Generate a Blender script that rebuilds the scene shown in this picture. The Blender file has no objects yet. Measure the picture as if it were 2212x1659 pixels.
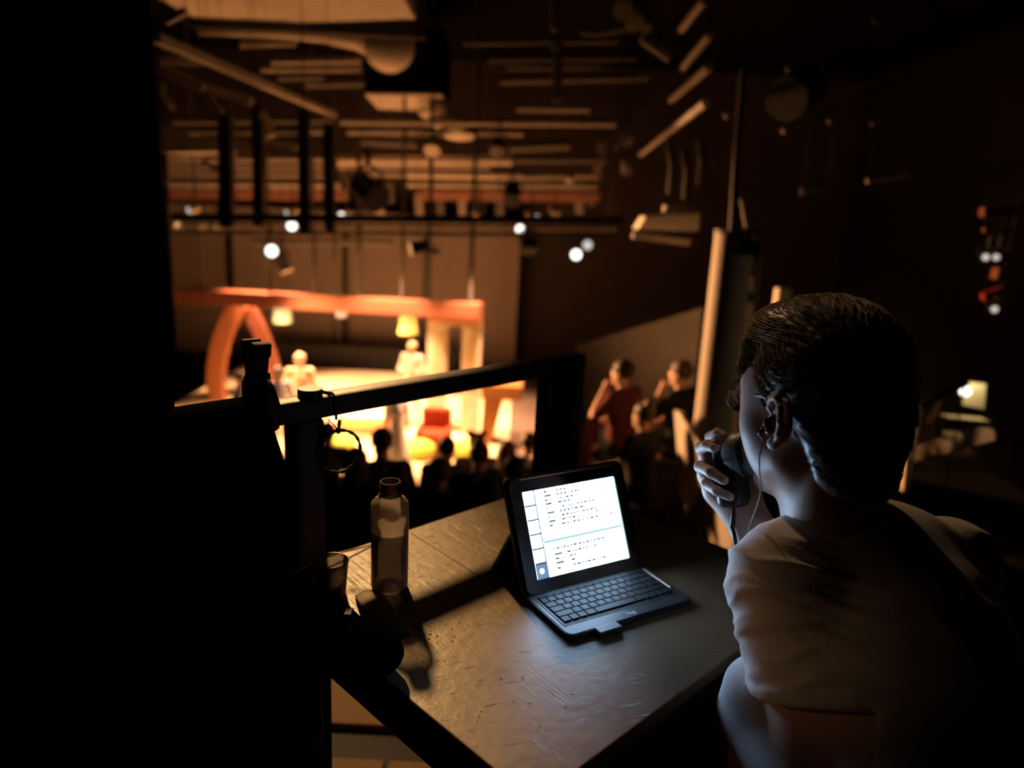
import bpy, bmesh, math, random
import numpy as np
from mathutils import Vector, Matrix, noise
SC = bpy.context.scene
COL = SC.collection
random.seed(7)
V = Vector

# ------------------------------------------------------------------ camera, world, light, exposure
W_, H_ = 2212, 1659
F_PX, PITCH, ROLL, CAM_Z = 1602.67, 0.24, 0.0499, 1.55
cam_data = bpy.data.cameras.new('camera')
cam = bpy.data.objects.new('camera', cam_data); COL.objects.link(cam)
cam_data.sensor_width = 36.0; cam_data.lens = 36.0 * F_PX / W_
cam_data.clip_start = 0.02; cam_data.clip_end = 200
_fw = V((0, math.cos(PITCH), -math.sin(PITCH))); _up = V((0, math.sin(PITCH), math.cos(PITCH))); _rt = V((1, 0, 0))
_R = math.cos(ROLL) * _rt + math.sin(ROLL) * _up
_U = -math.sin(ROLL) * _rt + math.cos(ROLL) * _up
cam.matrix_world = Matrix(((_R.x, _U.x, -_fw.x, 0), (_R.y, _U.y, -_fw.y, 0), (_R.z, _U.z, -_fw.z, CAM_Z), (0, 0, 0, 1)))
cam_data.dof.use_dof = True; cam_data.dof.focus_distance = 1.10; cam_data.dof.aperture_fstop = 2.1
SC.camera = cam
CAMP = V((0, 0, CAM_Z))

SC.view_settings.view_transform = 'Standard'; SC.view_settings.look = 'None'
SC.view_settings.gamma = 1; SC.view_settings.use_curve_mapping = False
SC.view_settings.exposure = 0.0
SC.cycles.use_denoising = True
SC.cycles.max_bounces = 8; SC.cycles.diffuse_bounces = 4; SC.cycles.glossy_bounces = 3
SC.cycles.transmission_bounces = 8; SC.cycles.transparent_max_bounces = 12
SC.cycles.sample_clamp_indirect = 6.0

world = bpy.data.worlds.new('world'); SC.world = world; world.use_nodes = True
world.node_tree.nodes['Background'].inputs['Color'].default_value = (0.9, 0.8, 0.7, 1)
world.node_tree.nodes['Background'].inputs['Strength'].default_value = 0.0006

WARM = (1.0, 0.475, 0.25)
def spot(name, loc, target, power, size_deg, blend=0.3, radius=0.08, color=WARM):
    l = bpy.data.lights.new(name, 'SPOT'); l.energy = power; l.color = color
    l.spot_size = math.radians(size_deg); l.spot_blend = blend; l.shadow_soft_size = radius
    o = bpy.data.objects.new(name, l); COL.objects.link(o); o.location = loc
    o.rotation_euler = (V(target) - V(loc)).to_track_quat('-Z', 'Y').to_euler()
    return o
# the booth is washed by one lantern high in the house rig (about forty degrees up, above the frame)
_ld = V((-0.20, 0.980, 0)).normalized()
_le = math.radians(38)
KEY_DIR = V((_ld.x * math.cos(_le), _ld.y * math.cos(_le), math.sin(_le)))
KEY_AIM = V((-0.72, 1.22, 0.914))
KEY_POS = KEY_AIM + KEY_DIR * 4.6
spot('tier_fill', (-1.5, 5.2, 3.6), (-0.45, 1.85, -0.08), 460, 11, 0.4, 0.06, (1.0, 0.55, 0.21))  # added lamp that lights only the deck boards beyond the railing
spot('house_lantern', KEY_POS, KEY_AIM, 1450, 20.0, 0.3, 0.13, (1.0, 0.56, 0.21))
# lanterns over the stage, pointing down into the set
for (x, y) in [(-5.2, 15.2), (-2.6, 13.6), (-3.2, 16.4), (-1.2, 15.2), (-0.6, 13.2), (-4.4, 13.6)]:
    spot('stage_lantern', (x, y, 0.8), (x * 0.96, y - 0.1, -2.95), 2500, 88, 0.5, 0.12)
# added side wash without a fixture, to brighten column, right bank and right-hand rig
spot('side_wash_fill', (-4.6, 11.6, 0.5), (1.9, 7.2, 0.0), 10000, 42, 0.8, 0.2, (1.0, 0.46, 0.175))
# a weaker warm fill added for the seated person's hair and shoulder
spot('person_fill', (-1.3, 4.7, 3.95), (0.60, 0.95, 1.26), 190, 9.5, 0.5, 0.1, (1.0, 0.56, 0.26))
# dim fill added low at the left to lift the shaded sleeve
spot('sleeve_fill', (-0.78, 0.78, 1.26), (0.37, 0.86, 1.03), 3.4, 15, 1.0, 0.05, (1.0, 0.55, 0.26))
spot('side_lantern', (-6.4, 12.4, 1.0), (-1.2, 14.4, -2.2), 3000, 56, 0.5, 0.12, (1.0, 0.55, 0.2))
# ------------------------------------------------------------------ helpers
def ray(px, py):
    return _fw + _R * ((px - W_ / 2) / F_PX) - _U * ((py - H_ / 2) / F_PX)
def at(px, py, Y):            # point of the hall seen at this place, Y metres ahead
    d = ray(px, py); return CAMP + d * (Y / d.y)
def atz(px, py, z):
    d = ray(px, py); return CAMP + d * ((z - CAM_Z) / d.z)
def atd(px, py, d):
    return CAMP + ray(px, py) * d
S2 = math.sqrt(0.5)
def en(e, n, z=0):            # booth axes: e runs along the rail, n across it towards the stage
    return V((S2 * e - S2 * n, S2 * e + S2 * n, z))
ROTB = Matrix.Rotation(math.radians(45), 4, 'Z')

# ---------------- materials
MATS = {}
def mat(name, col, rough=0.6, spec=0.4, metal=0.0, noise_scale=None, noise_amt=0.25, bump=0.0, bump_scale=None, coat=0.0, sheen=0.0, trans=0.0, ior=1.45):
    if name in MATS: return MATS[name]
    m = bpy.data.materials.new(name); m.use_nodes = True
    nt = m.node_tree; b = nt.nodes['Principled BSDF']
    b.inputs['Base Color'].default_value = (*col, 1); b.inputs['Roughness'].default_value = rough
    b.inputs['Specular IOR Level'].default_value = spec; b.inputs['Metallic'].default_value = metal
    b.inputs['Coat Weight'].default_value = coat; b.inputs['Sheen Weight'].default_value = sheen
    b.inputs['Transmission Weight'].default_value = trans; b.inputs['IOR'].default_value = ior
    tc = nt.nodes.new('ShaderNodeTexCoord')
    nz = nt.nodes.new('ShaderNodeTexNoise'); nz.inputs['Scale'].default_value = noise_scale or 6.0; nz.inputs['Detail'].default_value = 4
    nt.links.new(tc.outputs['Object'], nz.inputs['Vector'])
    mx = nt.nodes.new('ShaderNodeMix'); mx.data_type = 'RGBA'
    a = noise_amt
    mx.inputs[6].default_value = (*[c * (1 - a) for c in col], 1); mx.inputs[7].default_value = (*[min(1, c * (1 + a)) for c in col], 1)
    nt.links.new(nz.outputs['Fac'], mx.inputs[0]); nt.links.new(mx.outputs[2], b.inputs['Base Color'])
    if bump:
        nb = nt.nodes.new('ShaderNodeTexNoise'); nb.inputs['Scale'].default_value = bump_scale or 120; nb.inputs['Detail'].default_value = 3
        nt.links.new(tc.outputs['Object'], nb.inputs['Vector'])
        bp = nt.nodes.new('ShaderNodeBump'); bp.inputs['Strength'].default_value = bump; bp.inputs['Distance'].default_value = 0.002
        nt.links.new(nb.outputs['Fac'], bp.inputs['Height']); nt.links.new(bp.outputs['Normal'], b.inputs['Normal'])
    MATS[name] = m; return m
def emit(name, col, strength):
    if name in MATS: return MATS[name]
    m = bpy.data.materials.new(name); m.use_nodes = True; nt = m.node_tree
    b = nt.nodes['Principled BSDF']; b.inputs['Base Color'].default_value = (0.02, 0.02, 0.02, 1)
    b.inputs['Emission Color'].default_value = (*col, 1); b.inputs['Emission Strength'].default_value = strength
    MATS[name] = m; return m

# ---------------- mesh building
ORG = {}
def tag(o, label=None, cat=None, group=None, kind=None):
    if label: o['label'] = label
    if cat: o['category'] = cat
    if group: o['group'] = group
    if kind: o['kind'] = kind
    return o
def empty(name, loc, label, cat, group=None, rz=0.0):
    o = bpy.data.objects.new(name, None); COL.objects.link(o); o.location = loc; o.rotation_euler = (0, 0, rz)
    o.empty_display_size = 0.1
    ORG[o] = V(loc)
    return tag(o, label, cat, group)
def link_mesh(name, me, m, parent=None, smooth=False):
    o = bpy.data.objects.new(name, me); COL.objects.link(o)
    for mm in (m if isinstance(m, (list, tuple)) else [m]): me.materials.append(mm)
    if smooth:
        me.polygons.foreach_set('use_smooth', [True] * len(me.polygons))
    if parent: o.parent = parent
    return o
class MB:
    def __init__(s): s.bm = bmesh.new()
    def box(s, c, size, rot=None, bev=0.0, seg=2):
        M = Matrix.Translation(V(c)) @ (rot.to_4x4() if rot else Matrix.Identity(4)) @ Matrix.Diagonal((*size, 1))
        r = bmesh.ops.create_cube(s.bm, size=1, matrix=M)
        if bev:
            ed = list({e for v in r['verts'] for e in v.link_edges})
            bmesh.ops.bevel(s.bm, geom=ed, offset=bev, segments=seg, affect='EDGES', profile=0.5)
        return s
    def bar(s, a, b, w, h, up=V((0, 0, 1)), bev=0.0):
        a = V(a); b = V(b); x = (b - a); L = x.length; x.normalize()
        up = V(up)
        if abs(x.dot(up)) > 0.97: up = V((0, 1, 0))
        y = up.cross(x).normalized(); z = x.cross(y)
        R = Matrix((x, y, z)).transposed()
        return s.box((a + b) / 2, (L, w, h), R, bev)
    def tube(s, path, rad, n=10, caps=True, closed=False):
        path = [V(p) for p in path]; N = len(path)
        if not isinstance(rad, (list, tuple)): rad = [rad] * N
        rings = []; prev = None
        for i, p in enumerate(path):
            if closed: t = path[(i + 1) % N] - path[i - 1]
            else: t = path[min(i + 1, N - 1)] - path[max(i - 1, 0)]
            t = t.normalized() if t.length > 1e-9 else V((0, 0, 1))
            if prev is None:
                q = V((0, 0, 1)) if abs(t.z) < 0.9 else V((1, 0, 0))
            else: q = prev
            u = (q - t * q.dot(t)).normalized(); prev = u; w = t.cross(u)
            rings.append([s.bm.verts.new(p + (u * math.cos(k * 2 * math.pi / n) + w * math.sin(k * 2 * math.pi / n)) * rad[i]) for k in range(n)])
        for i in range(N if closed else N - 1):
            A = rings[i]; B = rings[(i + 1) % N]
            for k in range(n):
                s.bm.faces.new((A[k], A[(k + 1) % n], B[(k + 1) % n], B[k]))
        if caps and not closed:
            s.bm.faces.new(rings[0][::-1]); s.bm.faces.new(rings[-1])
        return s
    def lathe(s, prof, c=(0, 0, 0), n=32, rot=None):
        c = V(c); R = rot or Matrix.Identity(3); rings = []
        for (r, z) in prof:
            if r < 1e-6: rings.append([s.bm.verts.new(c + R @ V((0, 0, z)))])
            else: rings.append([s.bm.verts.new(c + R @ V((r * math.cos(k * 2 * math.pi / n), r * math.sin(k * 2 * math.pi / n), z))) for k in range(n)])
        for A, B in zip(rings, rings[1:]):
            for k in range(n):
                q = [A[k % len(A)], A[(k + 1) % len(A)], B[(k + 1) % len(B)], B[k % len(B)]]
                u = []
                for v in q:
                    if v not in u: u.append(v)
                if len(u) > 2: s.bm.faces.new(u)
        return s
    def prism(s, pts, d):            # outline swept by vector d
        d = V(d); A = [s.bm.verts.new(V(p)) for p in pts]; B = [s.bm.verts.new(V(p) + d) for p in pts]; n = len(A)
        s.bm.faces.new(A[::-1]); s.bm.faces.new(B)
        for k in range(n): s.bm.faces.new((A[k], A[(k + 1) % n], B[(k + 1) % n], B[k]))
        return s
    def sphere(s, c, r, n=12, scale=(1, 1, 1), rot=None):
        M = Matrix.Translation(V(c)) @ (rot.to_4x4() if rot else Matrix.Identity(4)) @ Matrix.Diagonal((*scale, 1))
        bmesh.ops.create_uvsphere(s.bm, u_segments=n * 2, v_segments=n, radius=r, matrix=M); return s
    def build(s, name, m, parent=None, smooth=False, org=None, local=False):
        bmesh.ops.recalc_face_normals(s.bm, faces=s.bm.faces)
        vs = [v.co for v in s.bm.verts]
        if parent is not None: off = V((0, 0, 0)) if local else ORG.get(parent, V((0, 0, 0)))
        elif org is not None: off = V(org)
        elif local: off = V((0, 0, 0))
        else:
            off = V(((min(v.x for v in vs) + max(v.x for v in vs)) / 2, (min(v.y for v in vs) + max(v.y for v in vs)) / 2, min(v.z for v in vs)))
        for v in s.bm.verts: v.co -= off
        me = bpy.data.meshes.new(name); s.bm.to_mesh(me); s.bm.free()
        o = link_mesh(name, me, m, parent, smooth)
        if parent is None: o.location = off; ORG[o] = off
        else: ORG[o] = ORG.get(parent, V((0, 0, 0))) if not local else V((0, 0, 0))
        if smooth == 'auto':
            for p in me.polygons: p.use_smooth = True
            me.set_sharp_from_angle(angle=math.radians(38))
        return o
def copy_tree(o, parent=None):
    c = o.copy(); COL.objects.link(c)
    if parent: c.parent = parent
    for ch in [x for x in o.children]: copy_tree(ch, c)
    return c
def set_mat(o, i, m):
    o.material_slots[i].link = 'OBJECT'; o.material_slots[i].material = m

# ---------------- smooth solid modelling: blended capsules and ellipsoids turned into one surface
def surf(prims, res, pad=0.03):
    lo = np.array([1e9] * 3); hi = -lo; boxes = []
    for p in prims:
        t = p[1]
        if t == 'c': A = np.array(p[2]); B = np.array(p[3]); r = max(p[4], p[5]); l = np.minimum(A, B) - r; h = np.maximum(A, B) + r; k = p[6]
        else:
            c = np.array(p[2]); r = max(p[3]) * (1.0 if t == 'e' else 1.75); l = c - r; h = c + r; k = p[5]
        boxes.append((l - 3 * k - 2 * res, h + 3 * k + 2 * res))
        if p[0] == '+': lo = np.minimum(lo, l); hi = np.maximum(hi, h)
    lo -= pad; hi += pad
    n = np.ceil((hi - lo) / res).astype(int) + 1
    D = np.full(n, 0.2, np.float32)
    for p, (l, h) in zip(prims, boxes):
        i0 = np.maximum(0, np.floor((l - lo) / res).astype(int)); i1 = np.minimum(n, np.ceil((h - lo) / res).astype(int) + 1)
        if np.any(i1 <= i0): continue
        X = (lo[0] + res * np.arange(i0[0], i1[0], dtype=np.float32))[:, None, None]
        Y = (lo[1] + res * np.arange(i0[1], i1[1], dtype=np.float32))[None, :, None]
        Z = (lo[2] + res * np.arange(i0[2], i1[2], dtype=np.float32))[None, None, :]
        if p[1] == 'c':
            a = np.array(p[2]); b = np.array(p[3]); ab = b - a; L2 = max(float(ab @ ab), 1e-12); k = p[6]
            t = np.clip(((X - a[0]) * ab[0] + (Y - a[1]) * ab[1] + (Z - a[2]) * ab[2]) / L2, 0, 1)
            d = np.sqrt((X - a[0] - t * ab[0]) ** 2 + (Y - a[1] - t * ab[1]) ** 2 + (Z - a[2] - t * ab[2]) ** 2) - (p[4] + (p[5] - p[4]) * t)
        else:
            c = p[2]; r = p[3]; k = p[5]; x = X - c[0]; y = Y - c[1]; z = Z - c[2]
            if p[4] is not None:
                M = p[4]   # columns are the solid's axes
                x, y, z = (x * M[0][0] + y * M[1][0] + z * M[2][0], x * M[0][1] + y * M[1][1] + z * M[2][1], x * M[0][2] + y * M[1][2] + z * M[2][2])
            if p[1] == 'e':
                k0 = np.sqrt((x / r[0]) ** 2 + (y / r[1]) ** 2 + (z / r[2]) ** 2); k1 = np.sqrt((x / r[0] ** 2) ** 2 + (y / r[1] ** 2) ** 2 + (z / r[2] ** 2) ** 2)
                d = k0 * (k0 - 1) / np.maximum(k1, 1e-6)
            else:
                qx = np.abs(x) - r[0]; qy = np.abs(y) - r[1]; qz = np.abs(z) - r[2]
                d = np.sqrt(np.maximum(qx, 0) ** 2 + np.maximum(qy, 0) ** 2 + np.maximum(qz, 0) ** 2) + np.minimum(np.maximum(qx, np.maximum(qy, qz)), 0)
        sl = tuple(slice(int(q), int(w)) for q, w in zip(i0, i1)); S = D[sl]
        if p[0] == '+':
            g = np.clip(0.5 + 0.5 * (S - d) / k, 0, 1); D[sl] = S + (d - S) * g - k * g * (1 - g)
        else:
            d = -d; g = np.clip(0.5 - 0.5 * (S - d) / k, 0, 1); D[sl] = S + (d - S) * g + k * g * (1 - g)
    sg = D < 0
    m = n - 1
    sums = {}
    acc_i = []; acc_p = []; quads = []
    def cid(i, j, k): return (i * m[1] + j) * m[2] + k
    for ax in range(3):
        a = [slice(None)] * 3; b = [slice(None)] * 3; a[ax] = slice(0, -1); b[ax] = slice(1, None)
        cr = sg[tuple(a)] != sg[tuple(b)]
        I = np.argwhere(cr); 
        d0 = D[tuple(a)][cr]; d1 = D[tuple(b)][cr]; inside = sg[tuple(a)][cr]
        pos = I.astype(np.float64); pos[:, ax] += d0 / (d0 - d1)
        o1, o2 = (ax + 1) % 3, (ax + 2) % 3
        ok = (I[:, o1] > 0) & (I[:, o2] > 0) & (I[:, o1] < m[o1]) & (I[:, o2] < m[o2])
        I = I[ok]; pos = pos[ok]; inside = inside[ok]
        ids = []
        for (s1, s2) in ((-1, -1), (0, -1), (0, 0), (-1, 0)):
            J = I.copy(); J[:, o1] += s1; J[:, o2] += s2
            c = cid(J[:, 0], J[:, 1], J[:, 2]); ids.append(c); acc_i.append(c); acc_p.append(pos)
        q = np.stack(ids, 1); q[~inside] = q[~inside][:, ::-1]; quads.append(q)
    ai = np.concatenate(acc_i); ap = np.concatenate(acc_p); q = np.concatenate(quads)
    u, inv = np.unique(ai, return_inverse=True); cnt = np.bincount(inv)
    P = np.stack([np.bincount(inv, ap[:, k]) / cnt for k in range(3)], 1) * res + lo
    Q = np.searchsorted(u, q)
    return P, Q
def smooth_pts(P, Q, it=2, lam=0.5):
    E = np.concatenate([Q[:, [0, 1]], Q[:, [1, 2]], Q[:, [2, 3]], Q[:, [3, 0]]]); 
    a = np.concatenate([E[:, 0], E[:, 1]]); b = np.concatenate([E[:, 1], E[:, 0]]); c = np.maximum(np.bincount(a, minlength=len(P)), 1)[:, None]
    for _ in range(it):
        for l in (lam, -lam * 1.03):
            avg = np.stack([np.bincount(a, P[b, k], minlength=len(P)) for k in range(3)], 1) / c
            P = P + l * (avg - P)
    return P
def solid(name, parts, m, parent=None, off=(0, 0, 0), it=2, disp=None):
    """parts: list of (prims, resolution); joined as one mesh"""
    Ps = []; Qs = []; n0 = 0
    for prims, res in parts:
        P, Q = surf(prims, res); P = smooth_pts(P, Q, it)
        if disp is not None: P = disp(P, Q)
        Ps.append(P); Qs.append(Q + n0); n0 += len(P)
    P = np.concatenate(Ps) - np.array(off); Q = np.concatenate(Qs)
    me = bpy.data.meshes.new(name); me.from_pydata(P.tolist(), [], Q.tolist()); me.update()
    o = link_mesh(name, me, m, parent, True)
    return o
def normals(P, Q):
    n = np.cross(P[Q[:, 2]] - P[Q[:, 0]], P[Q[:, 3]] - P[Q[:, 1]])
    N = np.zeros_like(P)
    for k in range(4):
        for c in range(3): N[:, c] += np.bincount(Q[:, k], n[:, c], minlength=len(P))
    return N / np.maximum(np.linalg.norm(N, axis=1), 1e-9)[:, None]
C_ = lambda a, b, ra, rb=None, k=0.02, op='+': (op, 'c', tuple(a), tuple(b), ra, ra if rb is None else rb, k)
E_ = lambda c, r, M=None, k=0.02, op='+': (op, 'e', tuple(c), tuple(r), M, k)
B_ = lambda c, r, M=None, k=0.01, op='+': (op, 'b', tuple(c), tuple(r), M, k)
# ------------------------------------------------------------------ materials in use
black_paint = mat('black_paint', (0.012, 0.011, 0.010), 0.55, 0.3)
black_cloth = mat('black_cloth', (0.003, 0.003, 0.003), 1.0, 0.0, bump=0.4, bump_scale=300)
dark_steel = mat('dark_steel', (0.03, 0.027, 0.025), 0.5, 0.4, metal=0.2)
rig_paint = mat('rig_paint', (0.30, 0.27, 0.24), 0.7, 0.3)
rig_pale = mat('rig_pale', (0.55, 0.50, 0.44), 0.7, 0.3)  # same rig paint, lightened for pieces that catch strong light
rig_dim = mat('rig_dim', (0.12, 0.11, 0.10), 0.7, 0.3)  # same rig paint, darkened for pieces in weak light
duct_mat = mat('duct_sheet', (0.62, 0.57, 0.50), 0.55, 0.4)
brick_red = mat('brick_red', (0.30, 0.15, 0.11), 0.8, 0.2)
hall_dark = mat('hall_dark', (0.012, 0.010, 0.009), 0.9, 0.1)
hall_brown = mat('hall_brown', (0.16, 0.12, 0.095), 0.85, 0.2)
cyc_mat = mat('backcloth', (0.20, 0.165, 0.145), 0.9, 0.1, noise_scale=0.6, noise_amt=0.2)
deck_mat = mat('stage_deck', (0.74, 0.62, 0.38), 0.7, 0.2, noise_scale=0.9, noise_amt=0.3)
plaster = mat('plaster', (0.50, 0.44, 0.38), 0.8, 0.2, noise_scale=3, noise_amt=0.12)
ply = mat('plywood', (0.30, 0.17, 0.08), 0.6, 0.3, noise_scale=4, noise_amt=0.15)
white_lens = emit('cool_lens', (1.0, 0.97, 0.88), 3.0)
dim_lens = emit('dim_lens', (1.0, 0.95, 0.82), 0.7)

# ------------------------------------------------------------------ the hall
def structure(o): return tag(o, kind='structure')
structure(MB().box((-0.5, 10.5, -3.65), (22, 22, 0.1)).build('floor', hall_dark))
structure(MB().box((-0.5, 10.0, 5.15), (22, 25, 0.1)).build('ceiling', mat('ceiling_black', (0.004, 0.0035, 0.003), 0.95, 0.05)))
structure(MB().box((-0.5, 21.0, 0.7), (22, 0.2, 8.8)).build('wall_back', mat('wall_back_paint', (0.042, 0.031, 0.026), 0.9, 0.1)))
structure(MB().box((-9.8, 10.0, 0.7), (0.2, 25, 8.8)).build('wall_left', hall_dark))
structure(MB().box((9.0, 10.0, 0.7), (0.2, 25, 8.8)).build('wall_right', hall_dark))
# stage deck
structure(MB().box((-3.55, 15.1, -3.27), (7.1, 7.9, 0.64)).build('floor_stage', deck_mat))
structure(MB().box((1.05, 15.1, -3.28), (2.06, 7.9, 0.60)).build('floor_wing', hall_brown))
# backcloth behind the set
b = MB(); w = at(372, 700, 20.0).x; e_ = at(1115, 700, 20.0).x
cols = 60
for i in range(cols):
    x0 = w + (e_ - w) * i / cols; x1 = w + (e_ - w) * (i + 1) / cols
    y0 = 20.2 + 0.012 * math.sin(i * 1.1); y1 = 20.2 + 0.012 * math.sin((i + 1) * 1.1)
    b.prism([(x0, y0, -2.9), (x1, y1, -2.9), (x1, y1, 1.1), (x0, y0, 1.1)], (0, 0.02, 0))
bmesh.ops.remove_doubles(b.bm, verts=b.bm.verts, dist=1e-4)
tag(b.build('backcloth', cyc_mat, smooth='auto'), 'wide brown backcloth hanging across the rear of the stage', 'curtain')
# low black masking flat along the foot of the backcloth
tag(MB().box((at(760, 800, 19.4).x, 19.4, -2.95 + 0.28), (5.6, 0.08, 0.56)).build('masking_flat', mat('flat_black', (0.03, 0.03, 0.032), 0.8)), 'low dark masking flat along the foot of the backcloth', 'flat')

# ---- near booth: platform, wall, carpet
carpet = mat('red_carpet', (0.16, 0.010, 0.008), 0.95, 0.1, noise_scale=5, noise_amt=0.5, bump=0.5, bump_scale=200)
b = MB(); b.prism([en(-3, -3, -0.2), en(2.1, -3, -0.2), en(2.1, 1.22, -0.2), en(-3, 1.22, -0.2)], (0, 0, 0.2))
structure(b.build('floor_booth', carpet))
# the booth's dark side wall, where the railing ends
def at_n(px, py, n):
    d = ray(px, py); nv = V((-S2, S2, 0)); return CAMP + d * (n / d.dot(nv))
def en_of(p): return S2 * (p.x + p.y), S2 * (p.y - p.x)
NR = 1.18; ZR = 1.19
we = en_of(atz(370, 885, ZR))[0]
b = MB(); b.prism([en(we - 2.2, NR + 0.03, 0), en(we, NR + 0.03, 0), en(we, NR + 0.15, 0), en(we - 2.2, NR + 0.15, 0)], (0, 0, 3.4))
structure(b.build('wall_booth', mat('booth_wall_black', (0.006, 0.006, 0.006), 0.9, 0.1)))
# tier below the railing
b = MB(); b.box((0.2, 2.05, -0.35), (2.8, 1.2, 0.5)); structure(b.build('floor_tier', black_paint))
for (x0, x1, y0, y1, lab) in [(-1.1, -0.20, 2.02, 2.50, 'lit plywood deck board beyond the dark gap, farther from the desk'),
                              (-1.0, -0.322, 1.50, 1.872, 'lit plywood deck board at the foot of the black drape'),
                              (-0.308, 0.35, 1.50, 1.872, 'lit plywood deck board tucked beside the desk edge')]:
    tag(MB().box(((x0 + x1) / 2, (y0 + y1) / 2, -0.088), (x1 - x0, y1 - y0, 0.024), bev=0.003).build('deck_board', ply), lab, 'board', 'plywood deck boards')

# ---- audience tiers (steps that also serve as benches), with the hall floor falling towards the stage
ROWS = [(4.6, -1.46), (5.4, -1.62), (6.2, -1.80), (7.0, -2.03), (7.8, -2.18)]     # y, floor height
b = MB()
for (y, z) in ROWS:
    b.box((-1.35, y, (z - 3.6) / 2), (3.9, 0.8, z + 3.6))
structure(b.build('floor_seating', hall_dark))
# ------------------------------------------------------------------ rig under the ceiling
ROOF = 5.10
def hang_from_roof(o, pts):
    for p in pts:
        if p.z < ROOF - 0.05: MB().tube([p, V((p.x, p.y, ROOF))], 0.0025, 4).build('hanger', black_paint, o)
def pipe(a, b, Y, th, m, label, Y2=None, name='rigging_pipe', cat='pipe', group=None, level=True, box=False, hang=(0.03, 0.97)):
    A = at(*a, Y)
    if Y2 is None:
        if level:
            d = ray(*b); hz = A.z - CAM_Z
            B = CAMP + d * (hz / d.z) if abs(d.z) > 1e-3 else at(*b, Y)
            if B.y > 19.8 or B.y < 1: B = at(*b, Y)
        else: B = at(*b, Y)
    else: B = at(*b, Y2)
    r = th * Y / F_PX / 2
    q = MB()
    if box: q.bar(A, B, 2 * r, 2 * r, bev=r * 0.15)
    else: q.tube([A, B], r, 12)
    o = tag(q.build(name, m, smooth=False if box else 'auto'), label, cat, group)
    hang_from_roof(o, [A.lerp(B, h) for h in hang])
    return o
def flat_pipe(a, b, Y, th, m, label, **k): return pipe(a, b, Y, th, m, label, Y2=Y, **k)

# big rectangular duct overhead
zd = 3.62
def duct(corners, z, h, label):
    pts = [atz(x, y, z) for x, y in corners]
    o = MB().prism(pts, (0, 0, h)).build('air_duct', duct_mat); hang_from_roof(o, [(pts[0] + pts[1]) / 2 + V((0, 0.05, h - .02))]); return tag(o, label, 'duct', 'air ducts')
c0 = atz(452, 57, zd); c1 = atz(896, 40, zd)
t = empty('air_duct', ((c0.x + c1.x) / 2, c0.y, zd), 'wide pale rectangular air duct overhead, the nearest one', 'duct', 'air ducts')
MB().prism([(c0.x, c0.y, zd), (c1.x, c1.y, zd), (c1.x + 0.02, 7.0, zd), (c0.x - 0.02, 7.0, zd)], (0, 0, 0.45)).build('duct_body', duct_mat, t)
hang_from_roof(t, [V((c0.x + .3, 8.6, zd + .4)), V((c1.x - .3, 8.6, zd + .4))])
MB().box(((c0.x + c1.x) / 2, (c0.y + c1.y) / 2 + 0.06, zd + 0.2), (c1.x - c0.x + 0.12, 0.07, 0.62)).build('flange', dark_steel, t)
Yd = 11.4
path = [(430, 68, 6), (520, 68, 9), (620, 69, 13), (700, 71, 19), (770, 76, 28), (815, 84, 38), (850, 96, 47)]
t = empty('round_duct', at(640, 75, Yd), 'tapering round air duct ending in a bulging elbow', 'duct', 'air ducts')
MB().tube([at(x, y, Yd) for x, y, r in path], [r * Yd / F_PX for x, y, r in path], 20).build('duct_run', duct_mat, t, smooth=True)
hang_from_roof(t, [at(480, 70, Yd), at(800, 80, Yd)])
MB().sphere(at(840, 96, Yd), 52 * Yd / F_PX, 14, scale=(1, 1, 1.02)).build('elbow', duct_mat, t, smooth=True)
pts = [atz(x, y, 3.3) for x, y in [(818, 236), (972, 240), (955, 207), (788, 205)]]
t = empty('air_duct', (pts[0] + pts[1]) / 2, 'black box duct with a pale underside, deeper in the rig', 'duct', 'air ducts')
MB().prism(pts, (0, 0, 0.03)).build('underside', duct_mat, t)
MB().prism([p + V((0, 0, 0.03)) for p in pts], (0, 0, 1.1)).build('duct_body', mat('void_black', (0.004, 0.0035, 0.003), 0.95, 0.05), t)
hang_from_roof(t, [(pts[0] + pts[1]) / 2 + V((0, 0.05, 1.0))])
t = empty('round_duct', at(960, 262, 14.6), 'ribbed round duct hanging behind the smaller rectangular duct', 'duct', 'air ducts')
for (x, y, w, h) in [(948, 244, 42, 22), (970, 262, 46, 22), (992, 284, 44, 24)]:
    p = at(x, y, 14.6); k = 14.6 / F_PX
    MB().sphere(p, 1, 12, scale=(w * k, 0.5, h * k * 0.75)).build('duct_ring', duct_mat, t, smooth=True)
    MB().tube([p, V((p.x, p.y, 3.29))], 0.003, 4).build('hanger', black_paint, t)

# long receding pipes and trusses
pipe((338, 82), (722, 248), 6.5, 19, rig_pale, 'long straight pale pipe running away diagonally at the upper left', box=True)
pipe((345, 148), (440, 190), 7.5, 17, rig_paint, 'short stub of pipe below the diagonal pipe, against the dark wall', level=False)
pipe((448, 190), (545, 222), 8.6, 16, rig_paint, 'middle length of pipe below the long diagonal pipe', level=False)
flat_pipe((358, 46), (402, 22), 6.0, 14, rig_pale, 'short pale bracket at the top beside the near duct', name='rig_bracket', cat='bracket', box=True)
flat_pipe((345, 131), (440, 135), 9.0, 13, rig_paint, 'level batten crossing behind the diagonal pipe at the wall', name='batten', cat='batten')
for i, (pa, pb, pc) in enumerate([((348, 180), (352, 210), (374, 234)), ((455, 190), (460, 218), (482, 242))]):
    o = tag(MB().tube([at(*pa, 8.5), at(*pb, 8.5), at(*pc, 8.5)], 0.03, 8).build('cable_swag', rig_paint, smooth=True),
        ['cable loop hanging at the dark wall edge', 'cable loop hanging from the lower diagonal pipe'][i], 'cable', 'hanging cable loops')
    hang_from_roof(o, [at(*pa, 8.5)])
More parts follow.
